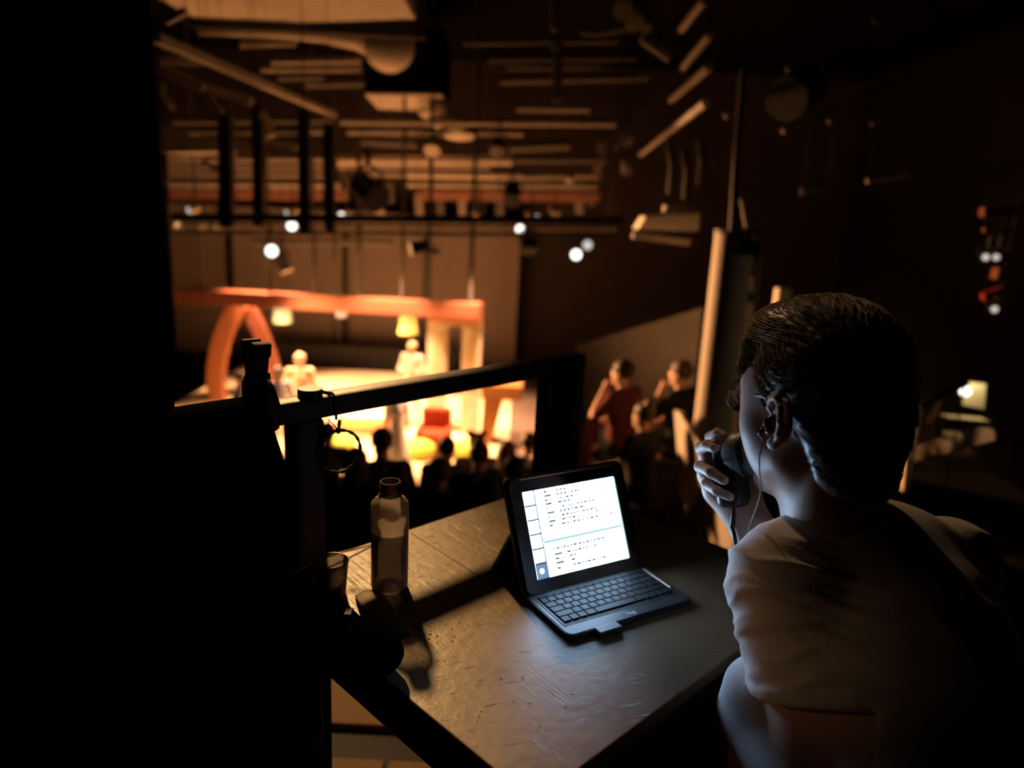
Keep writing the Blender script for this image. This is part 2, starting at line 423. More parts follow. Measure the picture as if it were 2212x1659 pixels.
# header beams at the left
hang_from_roof(tag(MB().prism([at(352, 276, 9.6), at(480, 309, 9.6), at(480, 328, 9.6), at(352, 330, 9.6)], (0, 0.5, 0)).build('header_beam', rig_pale), 'deep pale header beam by the dark wall, left of the first hanging post', 'beam'), [at(380, 290, 9.8), at(470, 312, 9.8)])
flat_pipe((488, 311), (548, 325), 9.6, 15, rig_pale, 'pale beam end between the first two hanging posts', name='header_beam', cat='beam', box=True)
flat_pipe((560, 300), (640, 320), 10.4, 13, rig_paint, 'dim sloping beam end between second and third hanging posts', name='header_beam', cat='beam', box=True)
flat_pipe((438, 348), (482, 374), 11.0, 14, rig_pale, 'short pale sloping strut low beside the first hanging post', name='strut', cat='strut', box=True)
flat_pipe((656, 279), (700, 279), 9.8, 17, rig_pale, 'small pale junction box on the third hanging post', name='junction_box', cat='box', box=True)

# battens across the hall, far to near; each one its own pipe
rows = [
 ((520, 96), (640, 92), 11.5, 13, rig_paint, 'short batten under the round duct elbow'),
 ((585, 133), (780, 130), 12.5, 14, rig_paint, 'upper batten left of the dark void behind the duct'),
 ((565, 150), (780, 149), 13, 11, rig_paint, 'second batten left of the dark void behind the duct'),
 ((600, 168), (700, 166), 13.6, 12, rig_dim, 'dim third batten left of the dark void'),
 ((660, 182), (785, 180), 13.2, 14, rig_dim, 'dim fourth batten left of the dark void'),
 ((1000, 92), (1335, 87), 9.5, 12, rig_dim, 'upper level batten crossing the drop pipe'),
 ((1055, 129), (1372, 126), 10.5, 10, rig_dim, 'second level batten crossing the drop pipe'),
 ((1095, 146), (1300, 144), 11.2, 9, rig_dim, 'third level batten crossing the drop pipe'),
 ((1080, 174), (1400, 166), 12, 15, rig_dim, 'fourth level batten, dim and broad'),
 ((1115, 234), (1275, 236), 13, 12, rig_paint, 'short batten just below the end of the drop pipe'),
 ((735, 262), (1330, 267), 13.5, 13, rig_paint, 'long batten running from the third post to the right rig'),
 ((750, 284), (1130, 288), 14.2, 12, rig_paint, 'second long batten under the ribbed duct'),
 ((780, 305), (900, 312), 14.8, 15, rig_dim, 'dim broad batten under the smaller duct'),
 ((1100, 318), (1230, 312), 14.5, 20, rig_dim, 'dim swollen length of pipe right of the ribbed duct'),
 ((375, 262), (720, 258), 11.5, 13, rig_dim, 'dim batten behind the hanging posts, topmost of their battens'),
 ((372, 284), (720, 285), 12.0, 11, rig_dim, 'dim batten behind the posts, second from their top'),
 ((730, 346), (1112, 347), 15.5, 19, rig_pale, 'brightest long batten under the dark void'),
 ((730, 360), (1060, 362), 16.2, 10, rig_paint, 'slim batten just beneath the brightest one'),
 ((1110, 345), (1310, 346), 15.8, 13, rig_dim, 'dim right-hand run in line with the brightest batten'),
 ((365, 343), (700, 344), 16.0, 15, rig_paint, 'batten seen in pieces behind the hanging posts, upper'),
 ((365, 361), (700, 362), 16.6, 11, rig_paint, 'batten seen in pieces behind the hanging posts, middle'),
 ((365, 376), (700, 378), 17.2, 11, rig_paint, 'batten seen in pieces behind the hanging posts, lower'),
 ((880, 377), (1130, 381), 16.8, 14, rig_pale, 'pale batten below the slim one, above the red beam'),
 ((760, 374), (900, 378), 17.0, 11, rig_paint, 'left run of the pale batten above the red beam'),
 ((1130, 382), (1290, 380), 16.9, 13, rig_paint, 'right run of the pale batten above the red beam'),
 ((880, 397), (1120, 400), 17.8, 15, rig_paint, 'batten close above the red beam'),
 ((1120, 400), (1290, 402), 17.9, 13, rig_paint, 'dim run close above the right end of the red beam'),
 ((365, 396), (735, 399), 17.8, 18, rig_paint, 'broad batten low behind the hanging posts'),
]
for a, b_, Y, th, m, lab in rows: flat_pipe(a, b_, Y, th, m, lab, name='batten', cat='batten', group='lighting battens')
flat_pipe((370, 419), (745, 422), 18.6, 22, brick_red, 'reddish beam end behind the hanging posts, far back', name='cross_beam', cat='beam', box=True)
flat_pipe((905, 421), (1295, 426), 18.6, 20, brick_red, 'long reddish beam across the far end of the rig', name='cross_beam', cat='beam', box=True)
for i, (x, y) in enumerate([(740, 385), (743, 410), (842, 415), (905, 440), (950, 445), (998, 446), (1080, 442), (1250, 440), (1275, 424), (1290, 380), (1300, 330)]):
    flat_pipe((x, y - 22), (x + 2, y + 24), 18.9, 16, rig_paint if i % 2 else rig_dim, 'short upright drop in the far rig, %s from the left of its row' % ['first', 'second', 'third', 'fourth', 'fifth', 'sixth', 'seventh', 'eighth', 'ninth', 'tenth', 'eleventh'][i], name='drop_bar', cat='bar', group='upright drops in the far rig', box=True)
# black silhouettes in front: hanging posts and the walkway rail
posts = [(487, 238, 492, 26, 'first black hanging post from the dark wall'), (556, 225, 490, 19, 'second black hanging post from the dark wall'),
         (656, 240, 508, 21, 'third black hanging post, left of the red beam'), (709, 268, 500, 19, 'fourth black hanging post, nearest the middle of the rig')]
for x, y0, y1, th, lab in posts: flat_pipe((x, y0), (x + 3, y1), 9.0, th, black_paint, lab, name='hanging_post', cat='post', group='black hanging posts', box=True)
flat_pipe((372, 470), (1345, 477), 9.0, 18, black_paint, 'long black walkway rail crossing the hall at eye level', name='walkway_rail', cat='rail', hang=(0.72, 0.97))
flat_pipe((372, 500), (1345, 508), 9.3, 9, black_paint, 'thin black lower pipe under the walkway rail', name='walkway_rail', cat='rail', hang=(0.72, 0.97))
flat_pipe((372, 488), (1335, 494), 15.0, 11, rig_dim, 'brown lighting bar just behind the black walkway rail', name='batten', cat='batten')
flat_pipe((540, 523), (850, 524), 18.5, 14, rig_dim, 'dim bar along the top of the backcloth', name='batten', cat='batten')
# drop pipe
t = empty('drop_pipe', at(1205, 100, 9.2), 'upright pale drop pipe hanging in the middle of the rig', 'pipe')
for (y0, y1, th, m) in [(-30, 66, 22, rig_dim), (88, 110, 20, rig_dim), (124, 220, 20, rig_dim)]:
    q = MB(); q.tube([at(1205, y0, 9.2), at(1202, y1, 9.2)], th * 9.2 / F_PX / 2, 12); q.build('pipe_length', m, t, smooth='auto')
q = MB(); q.tube([at(1205, -10, 9.2), at(1202, 215, 9.2)], 0.03, 8); q.build('core', dark_steel, t)
# four parallel pale battens at the right
for i, (a, b_, Y, th) in enumerate([((1522, 0), (1472, 64), 6.0, 17), ((1533, 76), (1474, 148), 6.6, 16), ((1532, 146), (1450, 216), 7.2, 17), ((1525, 222), (1384, 334), 6.6, 17)]):
    pipe(a, b_, Y, th, rig_pale, ['uppermost of the four parallel pale pipes at the right of the rig', 'second from top of the four parallel pale pipes', 'third from top of the four parallel pale pipes', 'lowest and longest of the four parallel pale pipes'][i], level=True, group='parallel pale pipes')
flat_pipe((1566, 252), (1598, 232), 6.0, 13, rig_paint, 'short pale stub between the column cables and the parallel pipes', name='rig_bracket', cat='bracket')
pipe((1470, 150), (1330, 320), 7.4, 8, rig_dim, 'thin dim pipe running beside the parallel pale pipes', level=False)
tag(MB().tube([at(1255, 70, 8.5), at(1290, 73, 8.5), at(1330, 66, 8.5), at(1390, 58, 8.5)], 10 * 8.5 / F_PX / 2, 10).build('cable_swag', rig_paint, smooth=True), 'sagging pale cable reaching the cylinder lantern at the top', 'cable')
hang_from_roof(SC.objects['cable_swag.002'], [at(1255, 70, 8.5), at(1390, 58, 8.5)])
for i, (x, y0, y1) in enumerate([(1445, 300, 420), (1478, 320, 430), (1510, 300, 400)]):
    o = tag(MB().tube([at(x, y0, 8.5), at(x + 8, (y0 + y1) / 2, 8.5), at(x + 2, y1, 8.5)], 0.04, 8).build('hanging_cable', mat('cable_dim', (0.04, 0.035, 0.03), 0.8), smooth=True), ['dim hanging cable left of two others by the column top', 'middle one of the dim hanging cables by the column', 'dim hanging cable closest to the column'][i], 'cable', 'dim hanging cables')
    hang_from_roof(o, [at(x, y0, 8.5)])
# faint pipes far to the right
flat_pipe((1985, -6), (1888, 48), 7.0, 13, rig_dim, 'faint pipe end at the top above the seated person', name='rigging_pipe')
flat_pipe((1800, 82), (1700, 152), 7.0, 12, rig_dim, 'faint sloping pipe left of the dim drum', name='rigging_pipe')
flat_pipe((1992, 162), (1690, 284), 7.0, 11, rig_dim, 'long faint pipe passing under the dim drum', name='rigging_pipe')
flat_pipe((1965, 377), (1872, 392), 7.5, 11, rig_paint, 'faint level bar above the seated person', name='rigging_pipe')
flat_pipe((1790, 402), (1730, 414), 7.5, 16, rig_dim, 'faint stubby bar above and left of the seated person', name='rigging_pipe')
flat_pipe((1825, 256), (1790, 264), 7.6, 9, rig_dim, 'tiny faint bar below the long faint pipe, left one', name='rigging_pipe')
flat_pipe((1920, 258), (1882, 268), 7.6, 9, rig_dim, 'tiny faint bar below the long faint pipe, right one', name='rigging_pipe')
q = MB(); A = at(1698, 215, 7.0); B = at(1745, 185, 7.4); q.tube([A, B], 0.19, 20)
hang_from_roof(tag(q.build('drum', mat('drum_dark', (0.03, 0.026, 0.023), 0.8), smooth='auto'), 'dim drum shaped duct end at the upper right', 'duct'), [A, B])

# ---- stage lanterns of the rig
def lantern(name, p, look, L, r, body_m, label, lens=None, group='stage lanterns', lens_r=None, hang=0.25):
    p = V(p); look = V(look).normalized()
    t = empty(name, p, label, 'stage light', group)
    up = V((0, 0, 1)); side = look.cross(up).normalized()
    b = MB(); b.tube([p - look * L / 2, p - look * L * 0.42, p + look * L * 0.30, p + look * L / 2], [r * 0.7, r * 0.92, r, r * 1.08], 16)
    b.build('can', body_m, t, smooth='auto')
    y = MB(); y.tube([p - side * r * 1.25, p - side * r * 1.25 + up * r * 1.2, p + up * (r * 1.9), p + side * r * 1.25 + up * r * 1.2, p + side * r * 1.25], r * 0.13, 6)
    y.tube([p + up * r * 1.9, p + up * (r * 1.9 + hang)], r * 0.16, 6)
    y.build('yoke', dark_steel, t)
    hang_from_roof(t, [p + up * (r * 1.9 + hang)])
    if lens:
        R = look.to_track_quat('Z', 'Y').to_matrix(); lr = lens_r or r * 0.9
        MB().lathe([(0, 0.012), (lr * 0.7, 0.008), (lr, 0), (lr, -0.02), (0, -0.02)], p + look * (L / 2 + 0.012), 20, R).build('lens', lens, t)
    return t
def toward(p, tgt): return (V(tgt) - V(p)).normalized()
lit = [(580, 543, 12.0, 0.09, 'brightest white lantern hanging low over the left of the set'), (625, 488, 14.0, 0.085, 'white lantern on the bar just above the low left pair'),
       (733, 466, 13.0, 0.055, 'small pale lantern beside the fourth hanging post'), (1123, 495, 12.5, 0.065, 'lone pale lantern on the bar over the right of the stage'),
       (1246, 551, 11.5, 0.075, 'white lantern hanging low before the right wall'), (1271, 530, 11.5, 0.07, 'dimmer lantern tucked behind the low right white one')]
for i, (x, y, Y, r, lab) in enumerate(lit):
    p = at(x, y, Y); lantern('spotlight', p + V((0, 0.15, 0)), toward(p, (0.1, 0, 1.2)), 0.26, r * 1.15, dark_steel, lab, dim_lens if i == 5 else white_lens, lens_r=r)
# lanterns seen by their sides, lit from below
side = [(611, 566, 12.2, (0.45, -0.15, -0.9), 0.34, 0.11, rig_pale, 'pale can lantern tilted beside the brightest white lantern', None),
        (577, 270, 8.6, (0.35, -0.1, -0.8), 0.26, 0.055, rig_pale, 'slim pale can on the bar between second and third hanging posts', None),
        (1418, 100, 6.2, (0.82, 0.1, -0.42), 0.27, 0.05, rig_pale, 'cylindrical pale lantern pointing down to the right, top of rig', None),
        (1350, 12, 6.2, (-0.1, -0.6, -0.6), 0.16, 0.075, rig_pale, 'upper one of two round lanterns at the top edge', None),
        (1372, 36, 6.4, (-0.1, -0.6, -0.6), 0.16, 0.07, rig_pale, 'lower one of two round lanterns at the top edge', None),
        (420, 451, 13.5, (-0.7, -0.6, -0.35), 0.2, 0.07, rig_pale, 'small grey lantern leaning left of the first hanging post', dim_lens),
        (478, 465, 13.5, (0.2, -0.6, -0.5), 0.18, 0.06, rig_pale, 'small lantern tight against the first hanging post', None),
        (633, 456, 13.5, (-0.7, -0.6, -0.4), 0.24, 0.07, rig_pale, 'grey lantern leaning just left of the third hanging post', dim_lens),
        (697, 458, 13.5, (0.3, -0.5, -0.6), 0.2, 0.075, rig_pale, 'tan lantern between the third and fourth hanging posts', None),
        (752, 460, 14, (0, -0.6, -0.5), 0.16, 0.07, rig_pale, 'small tan lantern right of the small pale one', None),
        (787, 462, 14, (0.1, -0.6, -0.5), 0.18, 0.07, rig_pale, 'small yellowish lantern in the row over the middle', dim_lens),
        (822, 452, 14, (0.1, -0.6, -0.6), 0.2, 0.075, rig_paint, 'tan lantern left of the dark gap under the red beam', None),
        (1035, 455, 13.0, (-0.15, -0.5, -0.8), 0.28, 0.10, rig_pale, 'large cream lantern hanging under the red beam', None),
        (1149, 464, 13.0, (0.6, -0.6, -0.45), 0.22, 0.075, rig_pale, 'grey lantern leaning right, above the lone pale one', dim_lens),
        (1197, 455, 13.0, (0.4, -0.5, -0.6), 0.22, 0.065, rig_pale, 'slim tan lantern leaning right of the grey one', None),
        (1232, 378, 12.0, (-0.15, -0.5, -0.8), 0.22, 0.06, rig_pale, 'slim cream lantern above the right end of the red beam', None),
        (388, 489, 12.5, (0, -0.7, -0.4), 0.16, 0.06, rig_paint, 'first tan lantern under the walkway rail, by the dark wall', None),
        (440, 488, 12.5, (0, -0.7, -0.4), 0.16, 0.06, rig_pale, 'second tan lantern under the walkway rail', None),
        (472, 488, 12.5, (0, -0.7, -0.4), 0.16, 0.06, rig_pale, 'third tan lantern under the walkway rail, at the first post', None),
        (1354, 293, 9.0, (0, -0.6, -0.6), 0.2, 0.075, rig_paint, 'dim round lantern alone near the lower parallel pipe', None),
        (1353, 361, 9.0, (0, -0.6, -0.6), 0.16, 0.055, rig_pale, 'small round lantern below the dim lone one', None),
        (935, 312, 13.0, (0, -0.6, -0.7), 0.3, 0.13, rig_pale, 'fat tan lantern under the ribbed duct', None),
        (1075, 314, 13.0, (0, -0.6, -0.7), 0.3, 0.12, rig_dim, 'dim fat lantern right of the ribbed duct', None),
        (1395, 52, 6.4, (0, -0.6, -0.6), 0.12, 0.04, rig_pale, 'tiny round lantern by the sagging cable', None)]
for (x, y, Y, look, L, r, m, lab, lens) in side:
    lantern('spotlight', at(x, y, Y), look, L, r, m, lab, lens)
# black lanterns in silhouette
for (x, y, Y, look, L, r, lab) in [(1142, 522, 10.5, (0.1, -0.5, -0.9), 0.3, 0.11, 'black lantern silhouetted against the right of the backcloth'),
                                   (905, 534, 10.5, (-0.9, -0.3, -0.2), 0.25, 0.09, 'black lantern beside the small lit bar'),
                                   (1106, 418, 11.0, (0, -0.6, -0.6), 0.3, 0.12, 'dark bulky lantern cutting the red beam'),
                                   (795, 412, 11.0, (0.6, -0.5, -0.4), 0.5, 0.2, 'bulky dark lantern in the gap right of the posts')]:
    lantern('spotlight', at(x, y, Y), look, L, r, black_paint, lab)
flat_pipe((896, 542), (948, 542), 11.0, 15, rig_pale, 'small lit bar on the black lantern over the backcloth', name='rig_bracket', cat='bracket', box=True)
# equipment box at the right end of the walkway
t = empty('air_unit', at(1450, 490, 7.0), 'boxy pale unit with a bright lower bar, left of the column', 'unit')
MB().prism([at(1395, 468, 7.0), at(1512, 460, 7.0), at(1508, 500, 7.0), at(1378, 496, 7.0)], (0, 0.35, 0)).build('casing', rig_pale, t)
q = MB(); q.bar(at(1366, 508, 6.8), at(1490, 524, 6.8), 14 * 6.8 / F_PX, 14 * 6.8 / F_PX, bev=0.01); q.build('light_bar', rig_pale, t)
q = MB(); q.box(at(1470, 452, 7.0) + V((0, 0.15, 0)), (0.25, 0.15, 0.06)); q.build('bracket', rig_paint, t)
hang_from_roof(t, [at(1420, 470, 7.1), at(1495, 466, 7.1)])

# suspension lines of the set
line_mat = mat('suspension_cable', (0.05, 0.042, 0.036), 0.7, 0.2)
BA = at(384, 637, 15.6); BB = at(1037, 672, 13.72)
for i, x in enumerate([432, 583, 680, 724, 775, 868, 925, 1015]):
    th = [5, 7, 6, 6, 8, 6, 8, 8][i]
    u = (x - 384) / 653.0; u = u * BA.y / (BA.y * u + BB.y * (1 - u))
    P = BA.lerp(BB, u)
    q = MB(); q.tube([P + V((0, 0, .10)), V((P.x, P.y, ROOF))], th * 16 / F_PX / 2, 6)
    tag(q.build('suspension_line', line_mat), 'pale suspension line holding the orange beam, %s from its left end' % ['first', 'second', 'third', 'fourth', 'fifth', 'sixth', 'seventh', 'eighth'][i], 'cable', 'suspension lines of the beam')

# ------------------------------------------------------------------ the set on the stage
orange = mat('set_orange', (0.17, 0.056, 0.030), 0.7, 0.2)
orange_pale = mat('set_orange_pale', (0.30, 0.115, 0.05), 0.7, 0.2)
cream = mat('set_cream', (0.5, 0.42, 0.32), 0.75, 0.2)
q = MB(); q.bar(BA, BB, 0.3, 0.30, bev=0.02)
tag(q.build('set_beam', orange), 'long orange beam hung across the top of the set', 'beam')
def rib(pts, Y, w):
    P = [at(x, y, Y) for x, y in pts]
    q = MB()
    # smooth the outline with Catmull-Rom, then sweep a flat section
    out = []
    for i in range(len(P) - 1):
        p0 = P[max(i - 1, 0)]; p1 = P[i]; p2 = P[i + 1]; p3 = P[min(i + 2, len(P) - 1)]
        for s in range(6):
            u = s / 6; out.append(0.5 * ((2 * p1) + (p2 - p0) * u + (2 * p0 - 5 * p1 + 4 * p2 - p3) * u * u + (3 * p1 - p0 - 3 * p2 + p3) * u ** 3))
    out.append(P[-1])
    L = []; Rr = []
    for i, p in enumerate(out):
        tg = (out[min(i + 1, len(out) - 1)] - out[max(i - 1, 0)]).normalized(); nrm = V((-tg.z, 0, tg.x))
        L.append(p + nrm * w / 2); Rr.append(p - nrm * w / 2)
    for i in range(len(out) - 1): q.prism([L[i], L[i + 1], Rr[i + 1], Rr[i]], (0, 0.22, 0))
    bmesh.ops.remove_doubles(q.bm, verts=q.bm.verts, dist=1e-4)
    return q
t = empty('set_arch', at(520, 868, 15.4), 'pointed orange arch of two curved ribs at the left of the set', 'arch')
rib([(518, 655), (497, 686), (480, 724), (468, 770), (463, 815), (464, 850), (470, 882)], 15.4, 0.34).build('rib', orange_pale, t)
rib([(522, 655), (545, 690), (566, 735), (582, 785), (592, 830), (597, 862), (600, 890)], 15.6, 0.27).build('rib', orange, t)
# portal
def quad(q, x0, y0, x1, y1, Y, d, sl=0.0):
    q.prism([at(x0, y0, Y), at(x1, y0 + sl, Y), at(x1, y1 + sl, Y), at(x0, y1, Y)], (0, d, 0)); return q
t = empty('set_portal', at(982, 900, 14.0), 'tall cream doorway portal at the right end of the orange beam', 'portal')
zb = -2.95
def col_box(x0, x1, y0, Y, d, zbot):
    A = at(x0, y0, Y); B = at(x1, y0, Y); q = MB()
    return q.box(((A.x + B.x) / 2, Y + d / 2, (A.z + zbot) / 2), (B.x - A.x, d, A.z - zbot), bev=0.01)
col_box(924, 966, 702, 14.0, 0.3, zb).build('jamb', cream, t)
col_box(1000, 1041, 704, 14.0, 0.3, zb).build('jamb', cream, t)
A = at(924, 679, 14.0); B = at(1041, 684, 14.0)
MB().box(((A.x + B.x) / 2, 14.15, (A.z + at(982, 704, 14).z) / 2), (B.x - A.x, 0.34, A.z - at(982, 704, 14).z), bev=0.01).build('lintel', mat('set_peach', (0.7, 0.42, 0.25), 0.7), t)
fret = mat('fret_panel', (0.55, 0.42, 0.22), 0.7)
for (xa, xb) in ((934, 955), (1010, 1031)):
    for k in range(9):
        y = 712 + k * 15
        A = at(xa, y, 13.97); B = at(xb, y + 9, 13.97); q = MB(); q.box(((A.x + B.x) / 2, 13.99, (A.z + B.z) / 2), (B.x - A.x, 0.03, A.z - B.z)); q.build('fret', fret, t)
# lampshades
def lampshade(x, y0, y1, w0, w1, Y, col, label, cord_top):
    A = at(x, y0, Y); B = at(x, y1, Y); k = Y / F_PX
    t = empty('pendant_lamp', B, label, 'lamp', 'lampshades hung in the set')
    h = A.z - B.z
    m = mat('shade_' + label[:9], col, 0.8, 0.1); bs = m.node_tree.nodes['Principled BSDF']
    bs.inputs['Emission Color'].default_value = (col[0], col[1], col[2], 1); bs.inputs['Emission Strength'].default_value = 0.8
    MB().lathe([(w0 * k / 2, h), (w1 * k / 2, 0), (w1 * k / 2 - 0.012, 0.0), (w0 * k / 2 - 0.012, h)], B, 24).build('lamp_shade', m, t, smooth='auto')
    MB().sphere(B + V((0, 0, h * 0.5)), 0.05, 8).build('bulb', emit('shade_bulb', (1, 0.85, 0.5), 3), t)
    q = MB(); q.tube([B + V((0, 0, h * 0.6)), at(x, cord_top, Y)], 0.012, 6); q.build('cord', dark_steel, t)
lampshade(610, 657, 696, 32, 40, 15.0, (0.62, 0.66, 0.32), 'yellow-green lampshade hung from the beam near the arch', 648)
lampshade(880, 671, 720, 28, 41, 14.2, (0.75, 0.66, 0.16), 'larger yellow lampshade hung just left of the portal', 664)
lampshade(737, 664, 684, 24, 22, 15.0, (0.75, 0.62, 0.42), 'small cream pendant hung at the middle of the beam', 656)
# counter and furniture
t = empty('bar_counter', at(1075, 905, 13.4), 'orange bar counter standing right of the portal', 'counter')
A = at(1040, 830, 13.4); B = at(1128, 866, 13.4)
MB().box(((A.x + B.x) / 2, 13.7, (A.z + B.z) / 2), (B.x - A.x, 0.7, A.z - B.z), bev=0.02).build('counter_top', mat('counter_orange', (0.30, 0.12, 0.03), 0.6), t)
q = MB(); q.prism([at(1044, 866, 13.5), at(1086, 866, 13.5), V((at(1066, 866, 13.5).x, 13.5, zb)), V((at(1040, 866, 13.5).x, 13.5, zb))], (0, 0.5, 0)); q.build('base', mat('counter_orange', (0.30, 0.12, 0.03)), t)
A = at(938, 928, 12.9)
t = empty('armchair', V((A.x, 12.9, zb)), 'orange-red armchair on the bright stage floor before the portal', 'chair')
red = mat('chair_red', (0.30, 0.04, 0.010), 0.8)
MB().box((A.x, 12.9, zb + 0.25), (0.55, 0.5, 0.3), bev=0.04).build('seat', red, t)
MB().box((A.x + 0.02, 13.12, zb + 0.5), (0.55, 0.12, 0.55), bev=0.04).build('backrest', red, t)
for s in (-1, 1): MB().box((A.x + s * 0.27, 12.9, zb + 0.34), (0.1, 0.5, 0.24), bev=0.03).build('armrest', red, t)
for s in (-1, 1):
    for u in (-1, 1): MB().box((A.x + s * 0.22, 12.9 + u * 0.2, zb + 0.05), (0.05, 0.05, 0.1)).build('leg', dark_steel, t)
def table(x, Y, w, h, label, m, name='table'):
    p = at(x, 900, Y); p.z = zb
    t = empty(name, p, label, 'table', 'tables on the set')
    MB().box(p + V((0, 0, h)), (w, 0.5, 0.05), bev=0.01).build('table_top', m, t)
    for s in (-1, 1):
        for u in (-1, 1): MB().box(p + V((s * (w / 2 - 0.06), u * 0.2, h / 2)), (0.05, 0.05, h)).build('leg', m, t)
table(980, 14.6, 0.7, 0.72, 'orange table under the portal opening', orange)
table(770, 13.6, 1.3, 0.72, 'long pale table on the bright middle of the stage', orange_pale)
table(640, 13.6, 0.8, 0.72, 'small pale table at the left of the bright stage', cream)
rug = at(800, 905, 14.0)
tag(MB().box((at(800, 905, 14.2).x, 14.2, zb + .008), (1.5, 1.0, .016)).build('rug', mat('rug_orange', (0.36, 0.13, 0.04), 0.95, 0.1)), 'orange rug under the long pale table on the stage', 'rug')
for (x, Y, lab) in [(905, 12.6, 'lime mound for bright floor beside the woman in white'), (1010, 12.7, 'lime mound for bright floor at the stage front right'), (735, 12.7, 'lime mound for bright floor at the stage front left')]:  # added mounds stand in for bright floor between the audience heads
    p = at(x, 990, Y); q = MB(); q.sphere((p.x, Y, zb + 0.16), 1, 10, scale=(0.3, 0.3, 0.16)); tag(q.build('lime_mound', mat('lime_bright', (0.55, 0.62, 0.10), 0.8), smooth=True), lab, 'lime_mound', 'lime mounds')
# ------------------------------------------------------------------ right side of the hall
_a = at(1245, 747, 10.3); _b = at(1518, 664, 9.3)
structure(MB().prism([_a, _b, (_b.x, _b.y, -3.6), (_a.x, _a.y, -3.6)], (0.06, 0.08, 0)).build('wall_parapet', mat('parapet_paint', (0.15, 0.125, 0.105), 0.85, 0.2)))
zc = at(1570, 505, 6.0).z
p = at(1558, 760, 6.0); p.z = -3.6
t = empty('column', p, 'stout round column at the right, lit on its stage side', 'column')
q = MB(); q.tube([p, V((p.x, p.y, zc))], 0.155, 32); q.build('shaft', plaster, t, smooth='auto')
q = MB(); q.box(V((p.x + 0.08, p.y - 0.14, zc - 0.1)), (0.16, 0.1, 0.1)); q.tube([V((p.x, p.y, zc)), V((p.x, p.y, zc + 0.03))], 0.165, 24); q.build('clamp_bracket', black_paint, t)
q = MB(); q.tube([at(1607, 150, 5.8), at(1590, 360, 5.8), at(1582, 500, 5.8)], 0.03, 10)
tag(q.build('conduit', mat('conduit_dim', (0.07, 0.06, 0.052), 0.7), smooth='auto'), 'upright conduit rising from the top of the round column', 'pipe')
p2 = at(1612, 640, 6.3); p2.z = -3.6
t = empty('square_post', p2, 'narrow square post standing just right of the round column', 'post')
MB().box((p2.x, p2.y, (at(1615, 596, 6.3).z - 3.6) / 2), (0.13, 0.13, at(1615, 596, 6.3).z + 3.6), bev=0.01).build('shaft', plaster, t)
q = MB(); q.box((p2.x, p2.y - 0.02, at(1615, 640, 6.3).z), (0.18, 0.18, 0.08), bev=0.01); q.build('strap_band', black_paint, t)
p3 = at(1690, 640, 6.6); p3.z = -3.6
tag(MB().box((p3.x, p3.y, (at(1690, 622, 6.6).z - 3.6) / 2), (0.12, 0.12, at(1690, 622, 6.6).z + 3.6), bev=0.01).build('square_post', plaster), 'second square post, mostly behind the head of the seated person', 'post')
for i, pts in enumerate([[(1602, 430), (1618, 520), (1632, 600), (1630, 668)], [(1640, 500), (1640, 580), (1632, 668)]]):
    tag(MB().tube([at(x, y, 6.0) for x, y in pts], 0.016, 8).build('hanging_cable', rig_paint, smooth=True), ['thick slack cable hanging beside the square post', 'thin slack cable hanging at the right of the square post'][i], 'cable', 'slack cables by the square post')
def panel(pts, Y, d, label):
    x0 = min(p[0] for p in pts)
    tag(MB().prism([at(x, y, Y - 0.0125 * (x - x0)) for x, y in pts], (d, d * 0.3, 0)).build('brace_panel', plaster), label, 'panel', 'lit brace panels')
panel([(1456, 886), (1468, 892), (1532, 992), (1524, 1040), (1490, 1118), (1470, 1070)], 5.9, 0.04, 'pale triangular brace panel leaning at the foot of the column')
panel([(1522, 1068), (1556, 1066), (1592, 1112), (1582, 1190), (1516, 1166)], 5.3, 0.04, 'pale lower panel seen behind the fingers of the seated person')
# right seating bank
structure(MB().box((1.45, 7.5, -2.465), (1.6, 1.7, 2.27)).box((1.04, 6.15, -2.465), (0.78, 1.0, 2.27)).build('floor_gallery', hall_dark))
# stairs with a step light
wood = mat('stair_wood', (0.55, 0.45, 0.26), 0.6, 0.3)
xr = at(2128, 900, 5.0).x; xl = at(2022, 900, 5.0).x
t = empty('staircase', V(((xl + xr) / 2, 5.4, -1.0)), 'short wooden staircase lit by a step light at the far right', 'stairs')
for k, (x0, x1, y) in enumerate([(2036, 2128, 905), (2030, 2123, 940), (2010, 2098, 971), (1999, 2044, 1003)]):
    A = at(x0, y, 5.0 + .27 * k); B = at(x1, y + 8, 5.0 + .27 * k); q = MB(); q.bar(A, B, 0.10, 0.05, bev=0.006); q.build('tread', wood, t)
zs = at(2020, 905, 5.0).z
for xx in (xl - 0.02, xr + 0.03):
    q = MB(); q.bar(V((xx, 4.9, zs - .04)), V((xx, 6.0, zs - 0.62)), 0.03, 0.12); q.build('stringer', black_paint, t)
q = MB(); q.prism([at(2084, 826, 5.2), at(2130, 830, 5.2), at(2126, 884, 5.2), at(2078, 874, 5.2)], (0, 0.04, 0)); tag(q.build('notice_panel', mat('pale_board', (0.75, 0.68, 0.42), 0.7)), 'pale bright panel on the wall above the staircase', 'panel')
q = MB(); q.tube([at(1985, 876, 4.8), at(2040, 852, 4.8), at(2090, 826, 4.8)], 0.022, 10); q.build('handrail', black_paint, t, smooth='auto')
for (x, y) in ((1995, 872), (2085, 829)):
    q = MB(); p = at(x, y, 4.8); q.tube([p, V((p.x, p.y, -3.6))], 0.006, 8); q.build('baluster', black_paint, t)
pl = at(2078, 842, 5.16)
t = empty('step_light', pl, 'small round white step light glowing at the top of the staircase', 'lamp')
q = MB(); q.lathe([(0, 0.03), (0.04, 0.03), (0.045, 0), (0.0, 0)], pl, 20, Matrix.Rotation(math.radians(90), 3, 'X')); q.build('housing', dark_steel, t)
